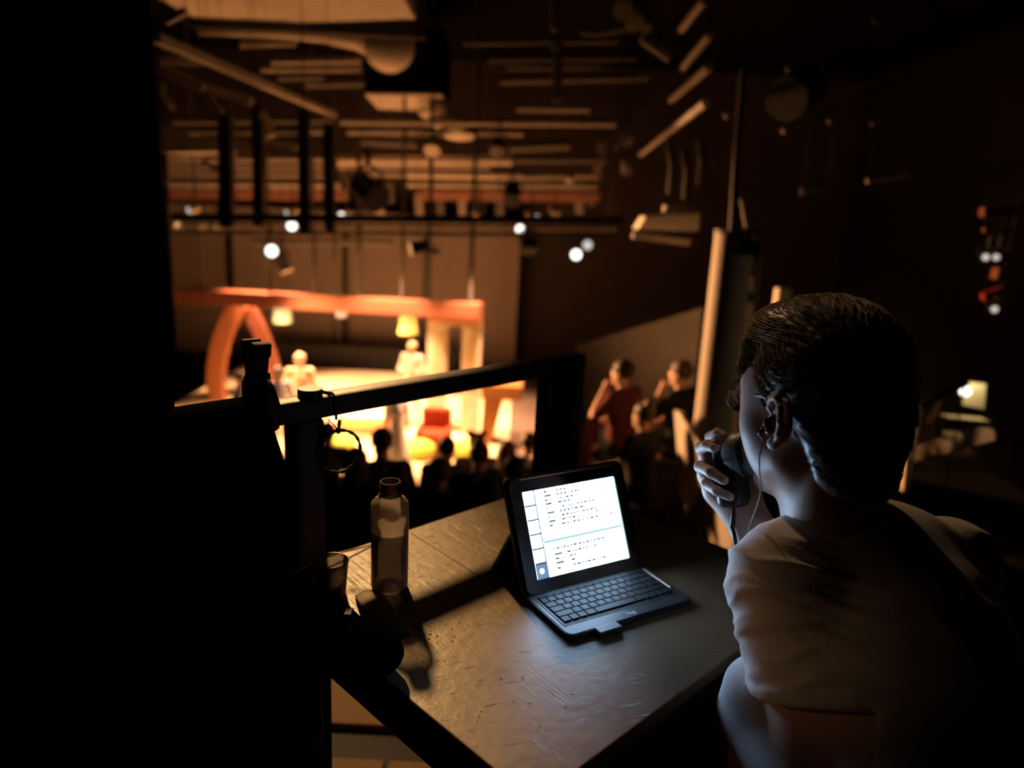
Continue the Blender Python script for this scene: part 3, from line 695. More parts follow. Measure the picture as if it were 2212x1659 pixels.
q = MB(); q.sphere(pl + V((0.0, -0.04, 0)), 0.036, 10); q.build('bulb', white_lens, t)
pl_l = bpy.data.lights.new('step_light_lamp', 'POINT'); pl_l.energy = 3.0; pl_l.color = (1, 0.78, 0.42); pl_l.shadow_soft_size = 0.03
plo = bpy.data.objects.new('step_light_lamp', pl_l); COL.objects.link(plo); plo.location = pl + V((0.05, -0.1, 0.12))
q = MB(); q.prism([at(1958, 985, 5.2), at(1972, 985, 5.2), at(1966, 1062, 5.2), at(1950, 1062, 5.2)], (0, 0.05, 0)); tag(q.build('rail_post', wood), 'pale upright rail post left of the staircase', 'post')
q = MB(); q.prism([at(2010, 900, 5.3), at(2036, 862, 5.3), at(2030, 880, 5.3), at(2004, 930, 5.3)], (0, 0.05, 0)); tag(q.build('rail_post', wood), 'pale sloping rail piece at the head of the staircase', 'post')
structure(MB().box(((xl + xr) / 2 + 0.3, 5.6, -2.15), (2.2, 2.0, 2.9)).build('floor_landing', hall_dark))
# dim rig with small lights at the far right
for (x, y, lab) in [(2144, 557, 'left of two small white lights high at the far right'), (2167, 557, 'right of two small white lights high at the far right'), (2163, 671, 'lone small white light above the staircase')]:
    lantern('spotlight', at(x, y, 7.0) + V((0, .1, 0)), toward(at(x, y, 7.0), (0, 0, 1.4)), 0.14, 0.05, dark_steel, lab, emit('small_led', (1, 0.9, 0.8), 0.75), lens_r=0.028, hang=0.1)
red_lit = mat('red_lit_paint', (0.12, 0.03, 0.015), 0.8)  # red light on these bars put into their base colour
flat_pipe((2120, 458), (2192, 455), 7.0, 20, red_lit, 'dim red bar, highest of the red pieces at the far right', name='rig_bracket', cat='bracket', box=True)
flat_pipe((2124, 497), (2190, 496), 7.0, 9, red_lit, 'thin dim red bar in the middle of the far right rig', name='rig_bracket', cat='bracket', box=True)
flat_pipe((2148, 590), (2166, 592), 7.0, 24, red_lit, 'small red block between the white lights at the far right', name='rig_bracket', cat='bracket', box=True)
flat_pipe((2122, 642), (2165, 626), 7.0, 16, mat('deep_red', (0.16, 0.006, 0.006), 0.7), 'deep red bar just above the lone white light', name='rig_bracket', cat='bracket', box=True)  # deeper red light, likewise put into the colour

# ------------------------------------------------------------------ people of the hall: performers and audience
skin = mat('skin', (0.52, 0.34, 0.265), 0.5, 0.35, noise_scale=30, noise_amt=0.08)
skin_far = mat('skin_far', (0.60, 0.36, 0.26), 0.6, 0.3)
hairs = [mat('hair_dark', (0.02, 0.014, 0.010), 0.6), mat('hair_brown', (0.07, 0.04, 0.022), 0.6), mat('hair_grey', (0.35, 0.32, 0.28), 0.6), mat('hair_blond', (0.6, 0.5, 0.32), 0.6)]
def cloth(n, c): return mat('cloth_' + n, c, 0.9, 0.1, noise_scale=15)
def head_prims(c, k=0.02):
    c = V(c); f = lambda x, y, z: tuple(c + V((x, y, z)))
    return [E_(f(0, -.012, .045), (.077, .098, .088), None, k), E_(f(0, .045, -.025), (.058, .055, .085), None, k), C_(f(-.045, .01, -.06), f(0, .075, -.095), .022, .02, k), C_(f(.045, .01, -.06), f(0, .075, -.095), .022, .02, k),
            C_(f(0, .092, .02), f(0, .115, -.02), .011, .014, .01), E_(f(-.079, -.01, -.005), (.012, .02, .032), None, .008), E_(f(.079, -.01, -.005), (.012, .02, .032), None, .008)]
def hair_prims(c, style):
    c = V(c); f = lambda x, y, z: tuple(c + V((x, y, z)))
    p = [E_(f(0, -.02, .055), (.09, .108, .095), None, .02)]
    if style == 'long': p += [C_(f(0, -.06, .0), f(0, -.07, -.2), .085, .06, .03), C_(f(-.07, -.02, 0), f(-.07, -.04, -.18), .03, .03, .03), C_(f(.07, -.02, 0), f(.07, -.04, -.18), .03, .03, .03)]
    if style == 'buns': p += [E_(f(-.075, -.02, .14), (.045, .045, .045), None, .015), E_(f(.075, -.02, .14), (.045, .045, .045), None, .015)]
    if style == 'bun': p += [E_(f(0, -.07, .15), (.05, .05, .05), None, .015)]
    if style == 'cap': p += [E_(f(0, .10, .07), (.06, .06, .012), None, .01)]
    p += [E_(f(0, .115, -.015), (.075, .075, .085), None, .02, '-')]
    return p
def make_person(pose, style, label, arms='lap', top='tee'):
    t = empty('person', (0, 0, 0), label, 'person')
    if pose == 'sit':
        hip = V((0, 0, .50)); che = V((0, .02, .86)); nk = V((0, .02, 1.04)); hd = V((0, .05, 1.19)); sh = .18
        knees = [V((s * .12, .44, .50)) for s in (-1, 1)]; ank = [V((s * .12, .46, .08)) for s in (-1, 1)]; hips = [V((s * .09, .02, .48)) for s in (-1, 1)]
        if arms == 'lap': elb = [V((s * .24, .10, .74)) for s in (-1, 1)]; wr = [V((s * .08, .30, .62)) for s in (-1, 1)]
        elif arms == 'chin': elb = [V((-.22, .22, .72)), V((.22, .22, .72))]; wr = [V((-.05, .20, 1.02)), V((.06, .30, .64))]
        else: elb = [V((s * .26, .06, .76)) for s in (-1, 1)]; wr = [V((s * .22, .30, .66)) for s in (-1, 1)]
    else:
        hip = V((0, 0, .93)); che = V((0, 0, 1.28)); nk = V((0, 0, 1.46)); hd = V((0, .03, 1.61)); sh = .18
        knees = [V((s * .10, .02, .50)) for s in (-1, 1)]; ank = [V((s * .11, 0, .08)) for s in (-1, 1)]; hips = [V((s * .09, 0, .88)) for s in (-1, 1)]
        if arms == 'lap': elb = [V((s * .25, -.02, 1.13)) for s in (-1, 1)]; wr = [V((s * .26, .06, .88)) for s in (-1, 1)]
        elif arms == 'bent': elb = [V((s * .27, -.02, 1.14)) for s in (-1, 1)]; wr = [V((s * .12, .20, 1.16)) for s in (-1, 1)]
        else: elb = [V((-.36, .05, 1.30)), V((.27, -.02, 1.14))]; wr = [V((-.52, .16, 1.42)), V((.14, .2, 1.2))]
    shs = [V((s * sh, 0, che.z + .14)) for s in (-1, 1)]
    body = head_prims(hd) + [C_(nk - V((0, 0, .06)), hd - V((0, .02, .05)), .055, .052, .02), E_(che, (.15, .10, .2), None, .04), C_(che, hip, .12, .13, .04)]
    shirt = [E_(che, (.165, .115, .21), None, .04), C_(che, hip, .135, .145, .04)]
    for i in (0, 1):
        w2 = wr[i] + (wr[i] - elb[i]).normalized() * .08
        body += [C_(shs[i], elb[i], .048, .04, .03), C_(elb[i], wr[i], .04, .028, .02), E_(wr[i] + (wr[i] - elb[i]).normalized() * .05, (.035, .035, .045), None, .02), C_(wr[i], w2, .022, .014, .015)]
        body += [C_(hips[i], knees[i], .075, .055, .03), C_(knees[i], ank[i], .052, .036, .02)]
        m = shs[i] + (elb[i] - shs[i]) * (.65 if top == 'tee' else 1.0)
        shirt += [C_(V((0, 0, shs[i].z + .01)), shs[i], .065, .062, .03), C_(shs[i], m, .06, .056, .03)]
        if top == 'coat': shirt += [C_(elb[i], elb[i] + (wr[i] - elb[i]) * .85, .053, .04, .02)]
    if top == 'dress': shirt += [C_(hip, V((0, 0.05 if pose == 'stand' else .2, .35)), .16, .27, .05)]
    solid('body', [(body, .017)], skin_far, t)
    solid('hair', [(hair_prims(hd, style), .014)], hairs[0], t)
    solid('top', [(shirt, .019)], cloth('plain', (.1, .1, .11)), t)
    tr = [E_(hip - V((0, 0, .02)), (.165, .13, .13), None, .04)]
    shoes = []
    for i in (0, 1):
        tr += [C_(hips[i], knees[i], .09, .07, .03), C_(knees[i], ank[i] + V((0, 0, .03)), .066, .052, .02)]
        shoes += [C_(ank[i] + V((0, -.03, -.035)), ank[i] + V((0, .15, -.045)), .042, .035, .02)]
    solid('trousers', [(tr, .02)], cloth('dark', (.03, .03, .035)), t)
    solid('shoes', [(shoes, .015)], mat('shoe_black', (.01, .01, .01), .5), t)
    return t
PROTO = {}
def person(pose, style, arms, top, loc, yaw, cols, label, group=None, sc=1.0):
    key = (pose, style, arms, top)
    if key not in PROTO: PROTO[key] = o = make_person(pose, style, label, arms, top)
    else: o = copy_tree(PROTO[key])
    o.location = loc; o.rotation_euler = (0, 0, yaw); o.scale = (sc, sc, sc); tag(o, label, 'person', group)
    for ch in o.children:
        n = ch.name.split('.')[0]
        if n in cols: set_mat(ch, 0, cols[n])
    return o
pale_skin = skin_far
def P0(x, Y, z): p = at(x, 900, Y); return V((p.x, Y, z))
# performers on the stage deck
W = cloth('white', (.78, .76, .74)); LAV = cloth('lavender', (.62, .62, .72)); CRM = cloth('cream', (.72, .62, .42)); BLU = cloth('paleblue', (.6, .65, .78))
perf = [(520, 11.75, -1.2, 'short', 'lap', 'coat', BLU, hairs[2], 'performer in pale blue standing before the pointed arch', .92),
        (604, 12.1, .6, 'short', 'lap', 'coat', LAV, hairs[2], 'performer in white and lavender at the right foot of the arch', .93),
        (650, 12.75, -2.9, 'short', 'lap', 'coat', CRM, hairs[3], 'performer in cream jacket standing right of the arch', 1.0),
        (888, 14.6, 2.9, 'cap', 'bent', 'coat', W, hairs[3], 'performer in white shirt under the larger yellow lampshade', .97),
        (858, 11.9, -2.6, 'long', 'lap', 'dress', W, hairs[3], 'woman in long white dress at the front of the stage', .80)]
for (x, Y, yaw, st, arms, top, c, hm, lab, sc) in perf:
    person('stand', st, arms, top, P0(x, Y, -2.95), yaw, {'top': c, 'trousers': c if top != 'dress' else W, 'hair': hm}, lab, 'performers on the stage', sc)
# audience in front of the stage: rows from the stage back towards the booth
DK = [cloth('black', (.02, .02, .022)), cloth('navy', (.03, .035, .06)), cloth('maroon', (.10, .03, .03)), cloth('grey', (.16, .15, .14)), cloth('olive', (.08, .08, .04))]
ordn = ['first', 'second', 'third', 'fourth', 'fifth', 'sixth', 'seventh', 'eighth', 'ninth', 'tenth']
AUD = [(4, 'row closest to the stage', [(1146, 'short'), (1032, 'buns'), (706, 'short')]),
       (3, 'second row back from the stage', [(1098, 'long'), (966, 'short'), (640, 'short')]),
       (2, 'third row back from the stage', [(826, 'short'), (1038, 'bun'), (664, 'long')]),
       (1, 'fourth row back from the stage', [(768, 'long'), (1120, 'short'), (950, 'short')]),
       (0, 'row closest to the railing', [(655, 'long'), (858, 'bun'), (1058, 'long')])]
rng = random.Random(3)
for (ri, rn, hs) in AUD:
    y, z = ROWS[ri]
    xs = sorted(h[0] for h in hs)
    for (x, st) in hs:
        big = (x == 826)
        person('sit', st, rng.choice(['lap', 'side']), 'coat', P0(x, y - 0.18, z), rng.uniform(-.15, .3), {'top': rng.choice(DK), 'hair': rng.choice(hairs[:2]), 'trousers': rng.choice(DK[:2])},
               'dark seated spectator, %s from left in the %s' % (ordn[xs.index(x)], rn), 'audience ' + rn, 1.07 if big else rng.uniform(.96, 1.02))
for i, (y, z) in enumerate(ROWS):
    tag(MB().box((-1.35, y - 0.2, z + 0.175), (3.8, 0.34, 0.35), bev=0.01).build('bench', black_paint), 'long dark bench under the audience of the ' + AUD[4 - i][1], 'bench', 'audience benches')
# audience on the right-hand bank, faces lit by the stage
tag(MB().box((1.04, 6.2, -1.155), (0.74, 0.34, 0.35), bev=0.01).build('bench', black_paint), 'dark bench of the right bank, the one nearer the railing', 'bench', 'benches of the right bank')
tag(MB().box((1.45, 7.2, -1.155), (1.5, 0.34, 0.35), bev=0.01).build('bench', black_paint), 'dark bench of the right bank, the one by the pale wall', 'bench', 'benches of the right bank')
right = [(1252, 6.2, 'long', 'side', 'bare-armed spectator at the left end of the right bank', 2, 1.0, .7),
         (1345, 7.2, 'short', 'chin', 'spectator on the right bank resting chin on hand before the pale wall', 2, 1.06, .8), (1398, 6.2, 'bun', 'side', 'spectator at the right end of the front bench of the right bank', 0, .93, .7),
         (1470, 7.2, 'short', 'chin', 'tall spectator on the right bank nearest the round column', 0, 1.08, .8)]
for (x, Y, st, arms, lab, ci, sc, yaw) in right:
    person('sit', st, arms, 'tee', P0(x, Y + 0.02, -1.33), yaw, {'top': DK[ci], 'hair': hairs[rng.choice([0, 1, 1])], 'trousers': DK[0]}, lab, 'audience on the right bank', sc)
# ------------------------------------------------------------------ the railing and what hangs on it
rail_mat = mat('rail_paint', (0.022, 0.019, 0.017), 0.5, 0.45, bump=0.3, bump_scale=60)
def en_n(px, py, n): return en_of(at_n(px, py, n))[0]
e_l = we - 0.02; e_p0 = en_n(627, 1000, NR); e_p1 = en_n(689, 1000, NR); e_q0 = en_n(1170, 900, NR); e_q1 = en_n(1243, 900, NR)
t = empty('guard_railing', en((e_l + e_q1) / 2, NR, 0.0), 'dark metal guard railing between the desk and the audience', 'railing')
MB().box(en((e_l + e_q1) / 2, NR, ZR - 0.02), (e_q1 - e_l, 0.044, 0.042), ROTB.to_3x3(), bev=0.007).build('top_rail', rail_mat, t, smooth='auto')
MB().box(en((e_p0 + e_p1) / 2, NR, (ZR - 0.04) / 2), (e_p1 - e_p0, 0.05, ZR - 0.04), ROTB.to_3x3(), bev=0.006).build('post', rail_mat, t, smooth='auto')
MB().box(en((e_q0 + e_q1) / 2, NR, (ZR - 0.0) / 2), (e_q1 - e_q0, 0.05, ZR - 0.002), ROTB.to_3x3(), bev=0.006).build('post', rail_mat, t, smooth='auto')
# black drape thrown over the left end of the railing
def cloth_drape():
    q = MB(); bm = q.bm; cols = 60
    prof = []
    for k in range(6): prof.append((NR + 0.045, ZR - 0.5 + 0.1 * k))
    prof += [(NR + 0.035, ZR + 0.002), (NR + 0.02, ZR + 0.012), (NR - 0.02, ZR + 0.012), (NR - 0.035, ZR + 0.002)]
    zs = [ZR - 0.04, ZR - 0.08, ZR - 0.13, ZR - 0.2, ZR - 0.3, ZR - 0.42, ZR - 0.56, ZR - 0.7, ZR - 0.86, ZR - 1.0, ZR - 1.16]
    prof += [(NR - 0.045 - 0.02 * min(1, (ZR - z) / 0.6), z) for z in zs]
    nr = len(prof); V_ = []
    e0 = we - 0.9; top_e = en_n(577, 915, NR - 0.04)
    for j, (n, z) in enumerate(prof):
        row = []
        dz = max(0.0, ZR - z) if j > 8 else 0.0
        e1 = top_e + 0.014 * min(1.0, dz / 0.08) + 0.012 * min(1.0, dz / 0.25) + 0.012 * dz
        for i in range(cols + 1):
            u = i / cols; e = e0 + (e1 - e0) * u
            am = min(1.0, dz / 0.25) * 0.016
            row.append(bm.verts.new(en(e, n + am * math.sin(e * 42 + 0.7 * math.sin(e * 9)) - (am * 0.5), z)))
        V_.append(row)
    for j in range(nr - 1):
        for i in range(cols): bm.faces.new((V_[j][i], V_[j][i + 1], V_[j + 1][i + 1], V_[j + 1][i]))
    return q
o = cloth_drape().build('drape', black_cloth, smooth=True)
md = o.modifiers.new('thickness', 'SOLIDIFY'); md.thickness = 0.004
tag(o, 'black cloth drape clamped over the left end of the railing', 'drape')
# spring clamp gripping drape and railing
red_tip = mat('clamp_red', (0.06, 0.006, 0.005), 0.7, 0.15)
ec = en_n(560, 880, NR)
t = empty('spring_clamp', en(ec, NR, ZR), 'dark spring clamp with red rubber tips gripping the drape on the railing', 'clamp')
def cl(e, n, z): return en(ec + e, NR + n, ZR + z)
for s, nm in ((-1, 'jaw'), (1, 'jaw')):
    q = MB(); q.tube([cl(0.004, s * 0.034, -0.035), cl(0.004, s * 0.037, 0.0), cl(0.0, s * 0.026, 0.03), cl(-0.004, s * 0.008, 0.05)], [0.014, 0.017, 0.017, 0.014], 10); q.build(nm, dark_steel, t, smooth=True)
    q = MB(); q.box(cl(0.004, s * 0.030, -0.032), (0.024, 0.010, 0.022), ROTB.to_3x3(), bev=0.003); q.build('jaw_pad', red_tip, t)
    q = MB(); q.bar(cl(-0.003, s * 0.006, 0.045), cl(-0.002, s * 0.017, 0.098), 0.029, 0.013, up=en(0, 1, 0), bev=0.003)
    h = q.build('handle', dark_steel, t)
    q = MB(); q.bar(cl(-0.0022, s * 0.0155, 0.085), cl(-0.0018, s * 0.0195, 0.112), 0.033, 0.018, up=en(0, 1, 0), bev=0.005); q.build('grip', red_tip, t, smooth='auto')
q = MB(); q.box(cl(0.002, 0, 0.034), (0.030, 0.034, 0.05), ROTB.to_3x3(), bev=0.006); q.build('clamp_body', dark_steel, t, smooth='auto')
q = MB(); q.tube([cl(-0.018, 0, 0.045), cl(0.014, 0, 0.045)], 0.009, 12); q.build('pivot_spring', mat('steel', (.5, .5, .5), .3, metal=1.0), t, smooth='auto')
# bottle cap on the railing
pc = atz(648, 845, ZR + 0.001)
eC, nC = en_of(pc); pc = en(eC, NR, ZR)
q = MB(); q.lathe([(0, 0), (0.0215, 0), (0.0225, 0.001), (0.0225, 0.0125), (0.0212, 0.0145), (0, 0.0145)], pc, 40)
tag(q.build('bottle_cap', mat('cap_black', (0.015, 0.014, 0.013), 0.35, 0.5), smooth='auto'), 'black bottle cap resting on top of the railing', 'cap')
# ring of cable tied below the railing
cR = at_n(733, 975, NR - 0.035); d = (cR - CAMP).length
rr = 46 * d / F_PX
t = empty('cable_ring', cR, 'dark ring of bound cable hanging by strings from the railing', 'ring')
vx = V((0.85, 0.53, 0)).normalized(); vz = V((0, 0, 1))
q = MB(); q.tube([cR + vx * rr * math.cos(a) + vz * rr * math.sin(a) for a in [k * math.tau / 48 for k in range(48)]], [0.0032 + 0.0009 * math.sin(k * 1.9) for k in range(48)], 8, closed=True); q.build('ring', black_paint, t, smooth=True)
kn = MB()
for a in (math.radians(92), math.radians(140), math.radians(150), math.radians(165)):
    c = cR + vx * rr * math.cos(a) + vz * rr * math.sin(a); kn.sphere(c, 0.0055, 6, scale=(1, 1, 1.3))
kn.sphere(cR + vz * (rr + 0.012), 0.0045, 6, scale=(0.8, 0.8, 2.2)); kn.build('knots', black_paint, t, smooth=True)
zr = ZR - 0.041
for (a, px) in ((92, 707), (90, 736), (145, 681), (140, 712)):
    A = cR + vx * rr * math.cos(math.radians(a)) + vz * rr * math.sin(math.radians(a)); Bp = at_n(px, 885, NR - 0.024); Bp.z = zr
    q = MB(); q.tube([A, (A + Bp) / 2 + V((0.002, 0, 0)), Bp], 0.0009, 6); q.build('string', black_cloth, t)
q = MB(); eS = en_n(722, 860, NR - 0.02)
q.tube([en(eS, NR - 0.026, ZR - 0.045), en(eS, NR - 0.026, ZR - 0.005), en(eS - 0.004, NR - 0.02, ZR + 0.004), en(eS - 0.012, NR + 0.02, ZR + 0.004), en(eS - 0.012, NR + 0.026, ZR - 0.04)], 0.003, 8); q.build('loop', black_paint, t, smooth=True)

# ------------------------------------------------------------------ the desk
DZ = 0.904
def desk_material():
    m = bpy.data.materials.new('desk_top_paint'); m.use_nodes = True; nt = m.node_tree; b = nt.nodes['Principled BSDF']; L = nt.links
    def nd(t, **k):
        n = nt.nodes.new(t)
        for a, v in k.items():
            if a in n.inputs: n.inputs[a].default_value = v
        return n
    tc = nd('ShaderNodeTexCoord')
    mp = nd('ShaderNodeMapping'); mp.vector_type = 'TEXTURE'; mp.inputs['Rotation'].default_value = (0, 0, math.radians(-50)); mp.inputs['Scale'].default_value = (0.22, 0.0055, 1); L.new(tc.outputs['Object'], mp.inputs['Vector'])
    sc1 = nd('ShaderNodeTexNoise', Scale=1.3, Detail=2.0); L.new(mp.outputs[0], sc1.inputs['Vector'])
    r1 = nd('ShaderNodeValToRGB'); r1.color_ramp.elements[0].position = 0.60; r1.color_ramp.elements[1].position = 0.67; L.new(sc1.outputs['Fac'], r1.inputs[0])
    mp2 = nd('ShaderNodeMapping'); mp2.vector_type = 'TEXTURE'; mp2.inputs['Rotation'].default_value = (0, 0, math.radians(20)); mp2.inputs['Scale'].default_value = (0.05, 0.005, 1); L.new(tc.outputs['Object'], mp2.inputs['Vector'])
    sc2 = nd('ShaderNodeTexNoise', Scale=1.1, Detail=2.0); L.new(mp2.outputs[0], sc2.inputs['Vector'])
    r2 = nd('ShaderNodeValToRGB'); r2.color_ramp.elements[0].position = 0.66; r2.color_ramp.elements[1].position = 0.72; L.new(sc2.outputs['Fac'], r2.inputs[0])
    zone = nd('ShaderNodeTexNoise', Scale=4.5, Detail=2.0); L.new(tc.outputs['Object'], zone.inputs['Vector'])
    rz = nd('ShaderNodeValToRGB'); rz.color_ramp.elements[0].position = 0.48; rz.color_ramp.elements[1].position = 0.62; L.new(zone.outputs['Fac'], rz.inputs[0])
    mul = nd('ShaderNodeMath'); mul.operation = 'MULTIPLY'; L.new(r1.outputs[0], mul.inputs[0]); L.new(rz.outputs[0], mul.inputs[1])
    mxs = nd('ShaderNodeMath'); mxs.operation = 'MAXIMUM'; L.new(mul.outputs[0], mxs.inputs[0]); L.new(r2.outputs[0], mxs.inputs[1])
    blot = nd('ShaderNodeTexNoise', Scale=13.0, Detail=5.0, Roughness=0.6); L.new(tc.outputs['Object'], blot.inputs['Vector'])
    fine = nd('ShaderNodeTexNoise', Scale=60.0, Detail=3.0); L.new(tc.outputs['Object'], fine.inputs['Vector'])
    c1 = nd('ShaderNodeMix'); c1.data_type = 'RGBA'; c1.inputs[6].default_value = (0.090, 0.054, 0.027, 1); c1.inputs[7].default_value = (0.145, 0.092, 0.050, 1); L.new(blot.outputs['Fac'], c1.inputs[0])
    c2 = nd('ShaderNodeMix'); c2.data_type = 'RGBA'; c2.inputs[7].default_value = (0.022, 0.015, 0.010, 1); L.new(mxs.outputs[0], c2.inputs[0]); L.new(c1.outputs[2], c2.inputs[6])
    spots = nd('ShaderNodeTexVoronoi', Scale=16.0, Randomness=1.0); L.new(tc.outputs['Object'], spots.inputs['Vector'])
    rs = nd('ShaderNodeValToRGB'); rs.color_ramp.elements[0].position = 0.05; rs.color_ramp.elements[0].color = (1, 1, 1, 1); rs.color_ramp.elements[1].position = 0.11; rs.color_ramp.elements[1].color = (0, 0, 0, 1); L.new(spots.outputs['Distance'], rs.inputs[0])
    ms = nd('ShaderNodeMath'); ms.operation = 'MULTIPLY'; L.new(rs.outputs[0], ms.inputs[0]); L.new(rz.outputs[0], ms.inputs[1])
    c3 = nd('ShaderNodeMix'); c3.data_type = 'RGBA'; c3.inputs[7].default_value = (0.05, 0.03, 0.02, 1); L.new(ms.outputs[0], c3.inputs[0]); L.new(c2.outputs[2], c3.inputs[6])
    L.new(c3.outputs[2], b.inputs['Base Color'])
    rr_ = nd('ShaderNodeMapRange'); rr_.inputs[3].default_value = 0.33; rr_.inputs[4].default_value = 0.55; L.new(blot.outputs['Fac'], rr_.inputs[0]); L.new(rr_.outputs[0], b.inputs['Roughness'])
    b.inputs['Specular IOR Level'].default_value = 0.36
    hs = nd('ShaderNodeMath'); hs.operation = 'SUBTRACT'; L.new(fine.outputs['Fac'], hs.inputs[0]); L.new(mxs.outputs[0], hs.inputs[1])
    bp = nd('ShaderNodeBump', Strength=0.6, Distance=0.0012); L.new(hs.outputs[0], bp.inputs['Height']); L.new(bp.outputs[0], b.inputs['Normal'])
    return m
desk_top = desk_material()
desk_edge = mat('desk_edge', (0.012, 0.010, 0.009), 0.6, 0.3)
def DE(e, n, z=DZ): return en(e, n, z)
eA, nA, nB, eB = 0.523, 0.455, 1.105, 1.272
t = empty('desk', DE((eA + eB) / 2, (nA + nB) / 2, 0), 'worn dark painted desk behind the railing, scratched on top', 'desk')
q = MB(); q.box(DE((eA + eB) / 2, (nA + nB) / 2, DZ - 0.012), (eB - eA, nB - nA, 0.024), ROTB.to_3x3(), bev=0.002); q.build('desktop', [desk_top], t)
for (e0, n0, e1, n1) in ((eB - 0.012, nA + 0.012, eB - 0.012, nB - 0.012), (eA + 0.012, nA + 0.012, eA + 0.012, nB - 0.012), (eA, nA + 0.012, eB, nA + 0.012), (eA, nB - 0.012, eB, nB - 0.012)):
    q = MB(); q.bar(DE(e0, n0, DZ - 0.05), DE(e1, n1, DZ - 0.05), 0.022, 0.052); q.build('apron', desk_edge, t)
eL = en_of(at_n(716, 1520, nB - 0.06))[0]
for (e, n, w) in ((eA + 0.04, nA + 0.04, .05), (eL - 0.045, nB - 0.04, .09), (eB - 0.04, nA + 0.04, .05), (eB - 0.04, nB - 0.04, .05)):
    q = MB(); q.box(DE(e, n, (DZ - 0.024) / 2), (w, 0.045, DZ - 0.024), ROTB.to_3x3(), bev=0.003); q.build('leg', desk_edge, t)
q = MB(); q.bar(atz(888, 1152, DZ), atz(1078, 1272, DZ), 0.0016, 0.0006); q.build('dark_line', mat('line_dark', (0.02, .015, .01), .9), t)  # thin dark line, a flat strip across the desktop
rgd = random.Random(21); q = MB()
for k in range(70):
    px = rgd.gauss(915, 38) if k < 50 else rgd.uniform(880, 1250); py = rgd.gauss(1360, 36) if k < 50 else rgd.uniform(1420, 1620)
    p = atz(px, py, DZ + .0006); a = rgd.uniform(0, 3.1); l = rgd.uniform(.0008, .0035)
    if en_of(p)[0] < eA + .01 or en_of(p)[1] < nA + .01: continue
    q.bar(p, p + V((l * math.cos(a), l * math.sin(a), rgd.uniform(0, .0004))), rgd.uniform(.0005, .0012), .0008)
tag(q.build('debris', mat('chip_pale', (0.30, 0.22, 0.14), 0.5)), 'tiny pale chips scattered on the desk beside the torch', 'debris', kind='stuff')
# black equipment case left of the desk
t = empty('equipment_case', en(0.06, 0.86, 0), 'black equipment case standing in the dark left of the desk', 'case')
cm = mat('case_black', (0.007, 0.007, 0.007), 0.8, 0.2)
MB().box(en(0.06, 0.86, 0.36), (0.80, 0.40, 0.72), ROTB.to_3x3(), bev=0.01).build('body', cm, t)
MB().box(en(0.06, 0.86, 0.73), (0.81, 0.41, 0.03), ROTB.to_3x3(), bev=0.008).build('lid', cm, t)
MB().tube([en(0.0, 0.655, 0.5), en(0.0, 0.635, 0.5), en(0.12, 0.635, 0.5), en(0.12, 0.655, 0.5)], 0.006, 8).build('handle', dark_steel, t)

# ------------------------------------------------------------------ water bottle
pb = atz(841, 1268, DZ); 
t = empty('water_bottle', pb, 'clear open plastic water bottle, two-thirds full, standing on the desk', 'bottle')
def bottle_mat(name, tint, diff, rough):        # clear plastic with a fine haze that glows when lit from behind
    m = bpy.data.materials.new(name); m.use_nodes = True; nt = m.node_tree; L = nt.links; out = nt.nodes['Material Output']; b = nt.nodes['Principled BSDF']
    b.inputs['Base Color'].default_value = (*tint, 1); b.inputs['Roughness'].default_value = 0.5; b.inputs['Specular IOR Level'].default_value = 0.3
    tl = nt.nodes.new('ShaderNodeBsdfTranslucent'); tl.inputs[0].default_value = (*tint, 1)
    hz_ = nt.nodes.new('ShaderNodeMixShader'); hz_.inputs[0].default_value = 0.6; L.new(b.outputs[0], hz_.inputs[1]); L.new(tl.outputs[0], hz_.inputs[2])
    tr = nt.nodes.new('ShaderNodeBsdfTransparent'); tr.inputs[0].default_value = (0.93, 0.9, 0.86, 1)
    gl = nt.nodes.new('ShaderNodeBsdfGlossy'); gl.inputs['Roughness'].default_value = rough
    fr = nt.nodes.new('ShaderNodeLayerWeight'); fr.inputs[0].default_value = 0.30
    m1 = nt.nodes.new('ShaderNodeMixShader'); m2 = nt.nodes.new('ShaderNodeMixShader')
    nz = nt.nodes.new('ShaderNodeTexNoise'); nz.inputs['Scale'].default_value = 60
    mr = nt.nodes.new('ShaderNodeMapRange'); mr.inputs[3].default_value = diff * 0.7; mr.inputs[4].default_value = diff * 1.3
    L.new(nz.outputs['Fac'], mr.inputs[0]); L.new(mr.outputs[0], m1.inputs[0]); L.new(tr.outputs[0], m1.inputs[1]); L.new(hz_.outputs[0], m1.inputs[2])
    L.new(fr.outputs['Fresnel'], m2.inputs[0]); L.new(m1.outputs[0], m2.inputs[1]); L.new(gl.outputs[0], m2.inputs[2]); L.new(m2.outputs[0], out.inputs['Surface'])
    return m
plastic = bottle_mat('bottle_plastic', (0.82, 0.70, 0.62), 0.44, 0.12)
HB = 0.192; RB = 0.0312
q = MB(); q.lathe([(0, 0.001), (RB - 0.004, 0.0), (RB - 0.001, 0.003), (RB, 0.008), (RB, HB - 0.041), (RB - 0.0012, HB - 0.0365), (0.0265, HB - 0.032), (0.0195, HB - 0.0275), (0.0172, HB - 0.0255)], pb, 48); q.build('bottle_body', plastic, t, smooth=True)
zn = HB - 0.222
prof = [(0.0168, HB - 0.026)]
prof += [(0.0192, HB - 0.024), (0.0192, HB - 0.0215), (0.0168, HB - 0.0205)]
for k in range(3): prof += [(0.0166, zn + 0.2035 + k * 0.0048), (0.0182, zn + 0.2045 + k * 0.0048), (0.0182, zn + 0.2058 + k * 0.0048), (0.0166, zn + 0.2068 + k * 0.0048)]
prof += [(0.0168, HB - 0.002), (0.0166, HB), (0.0150, HB), (0.0148, HB - 0.025)]
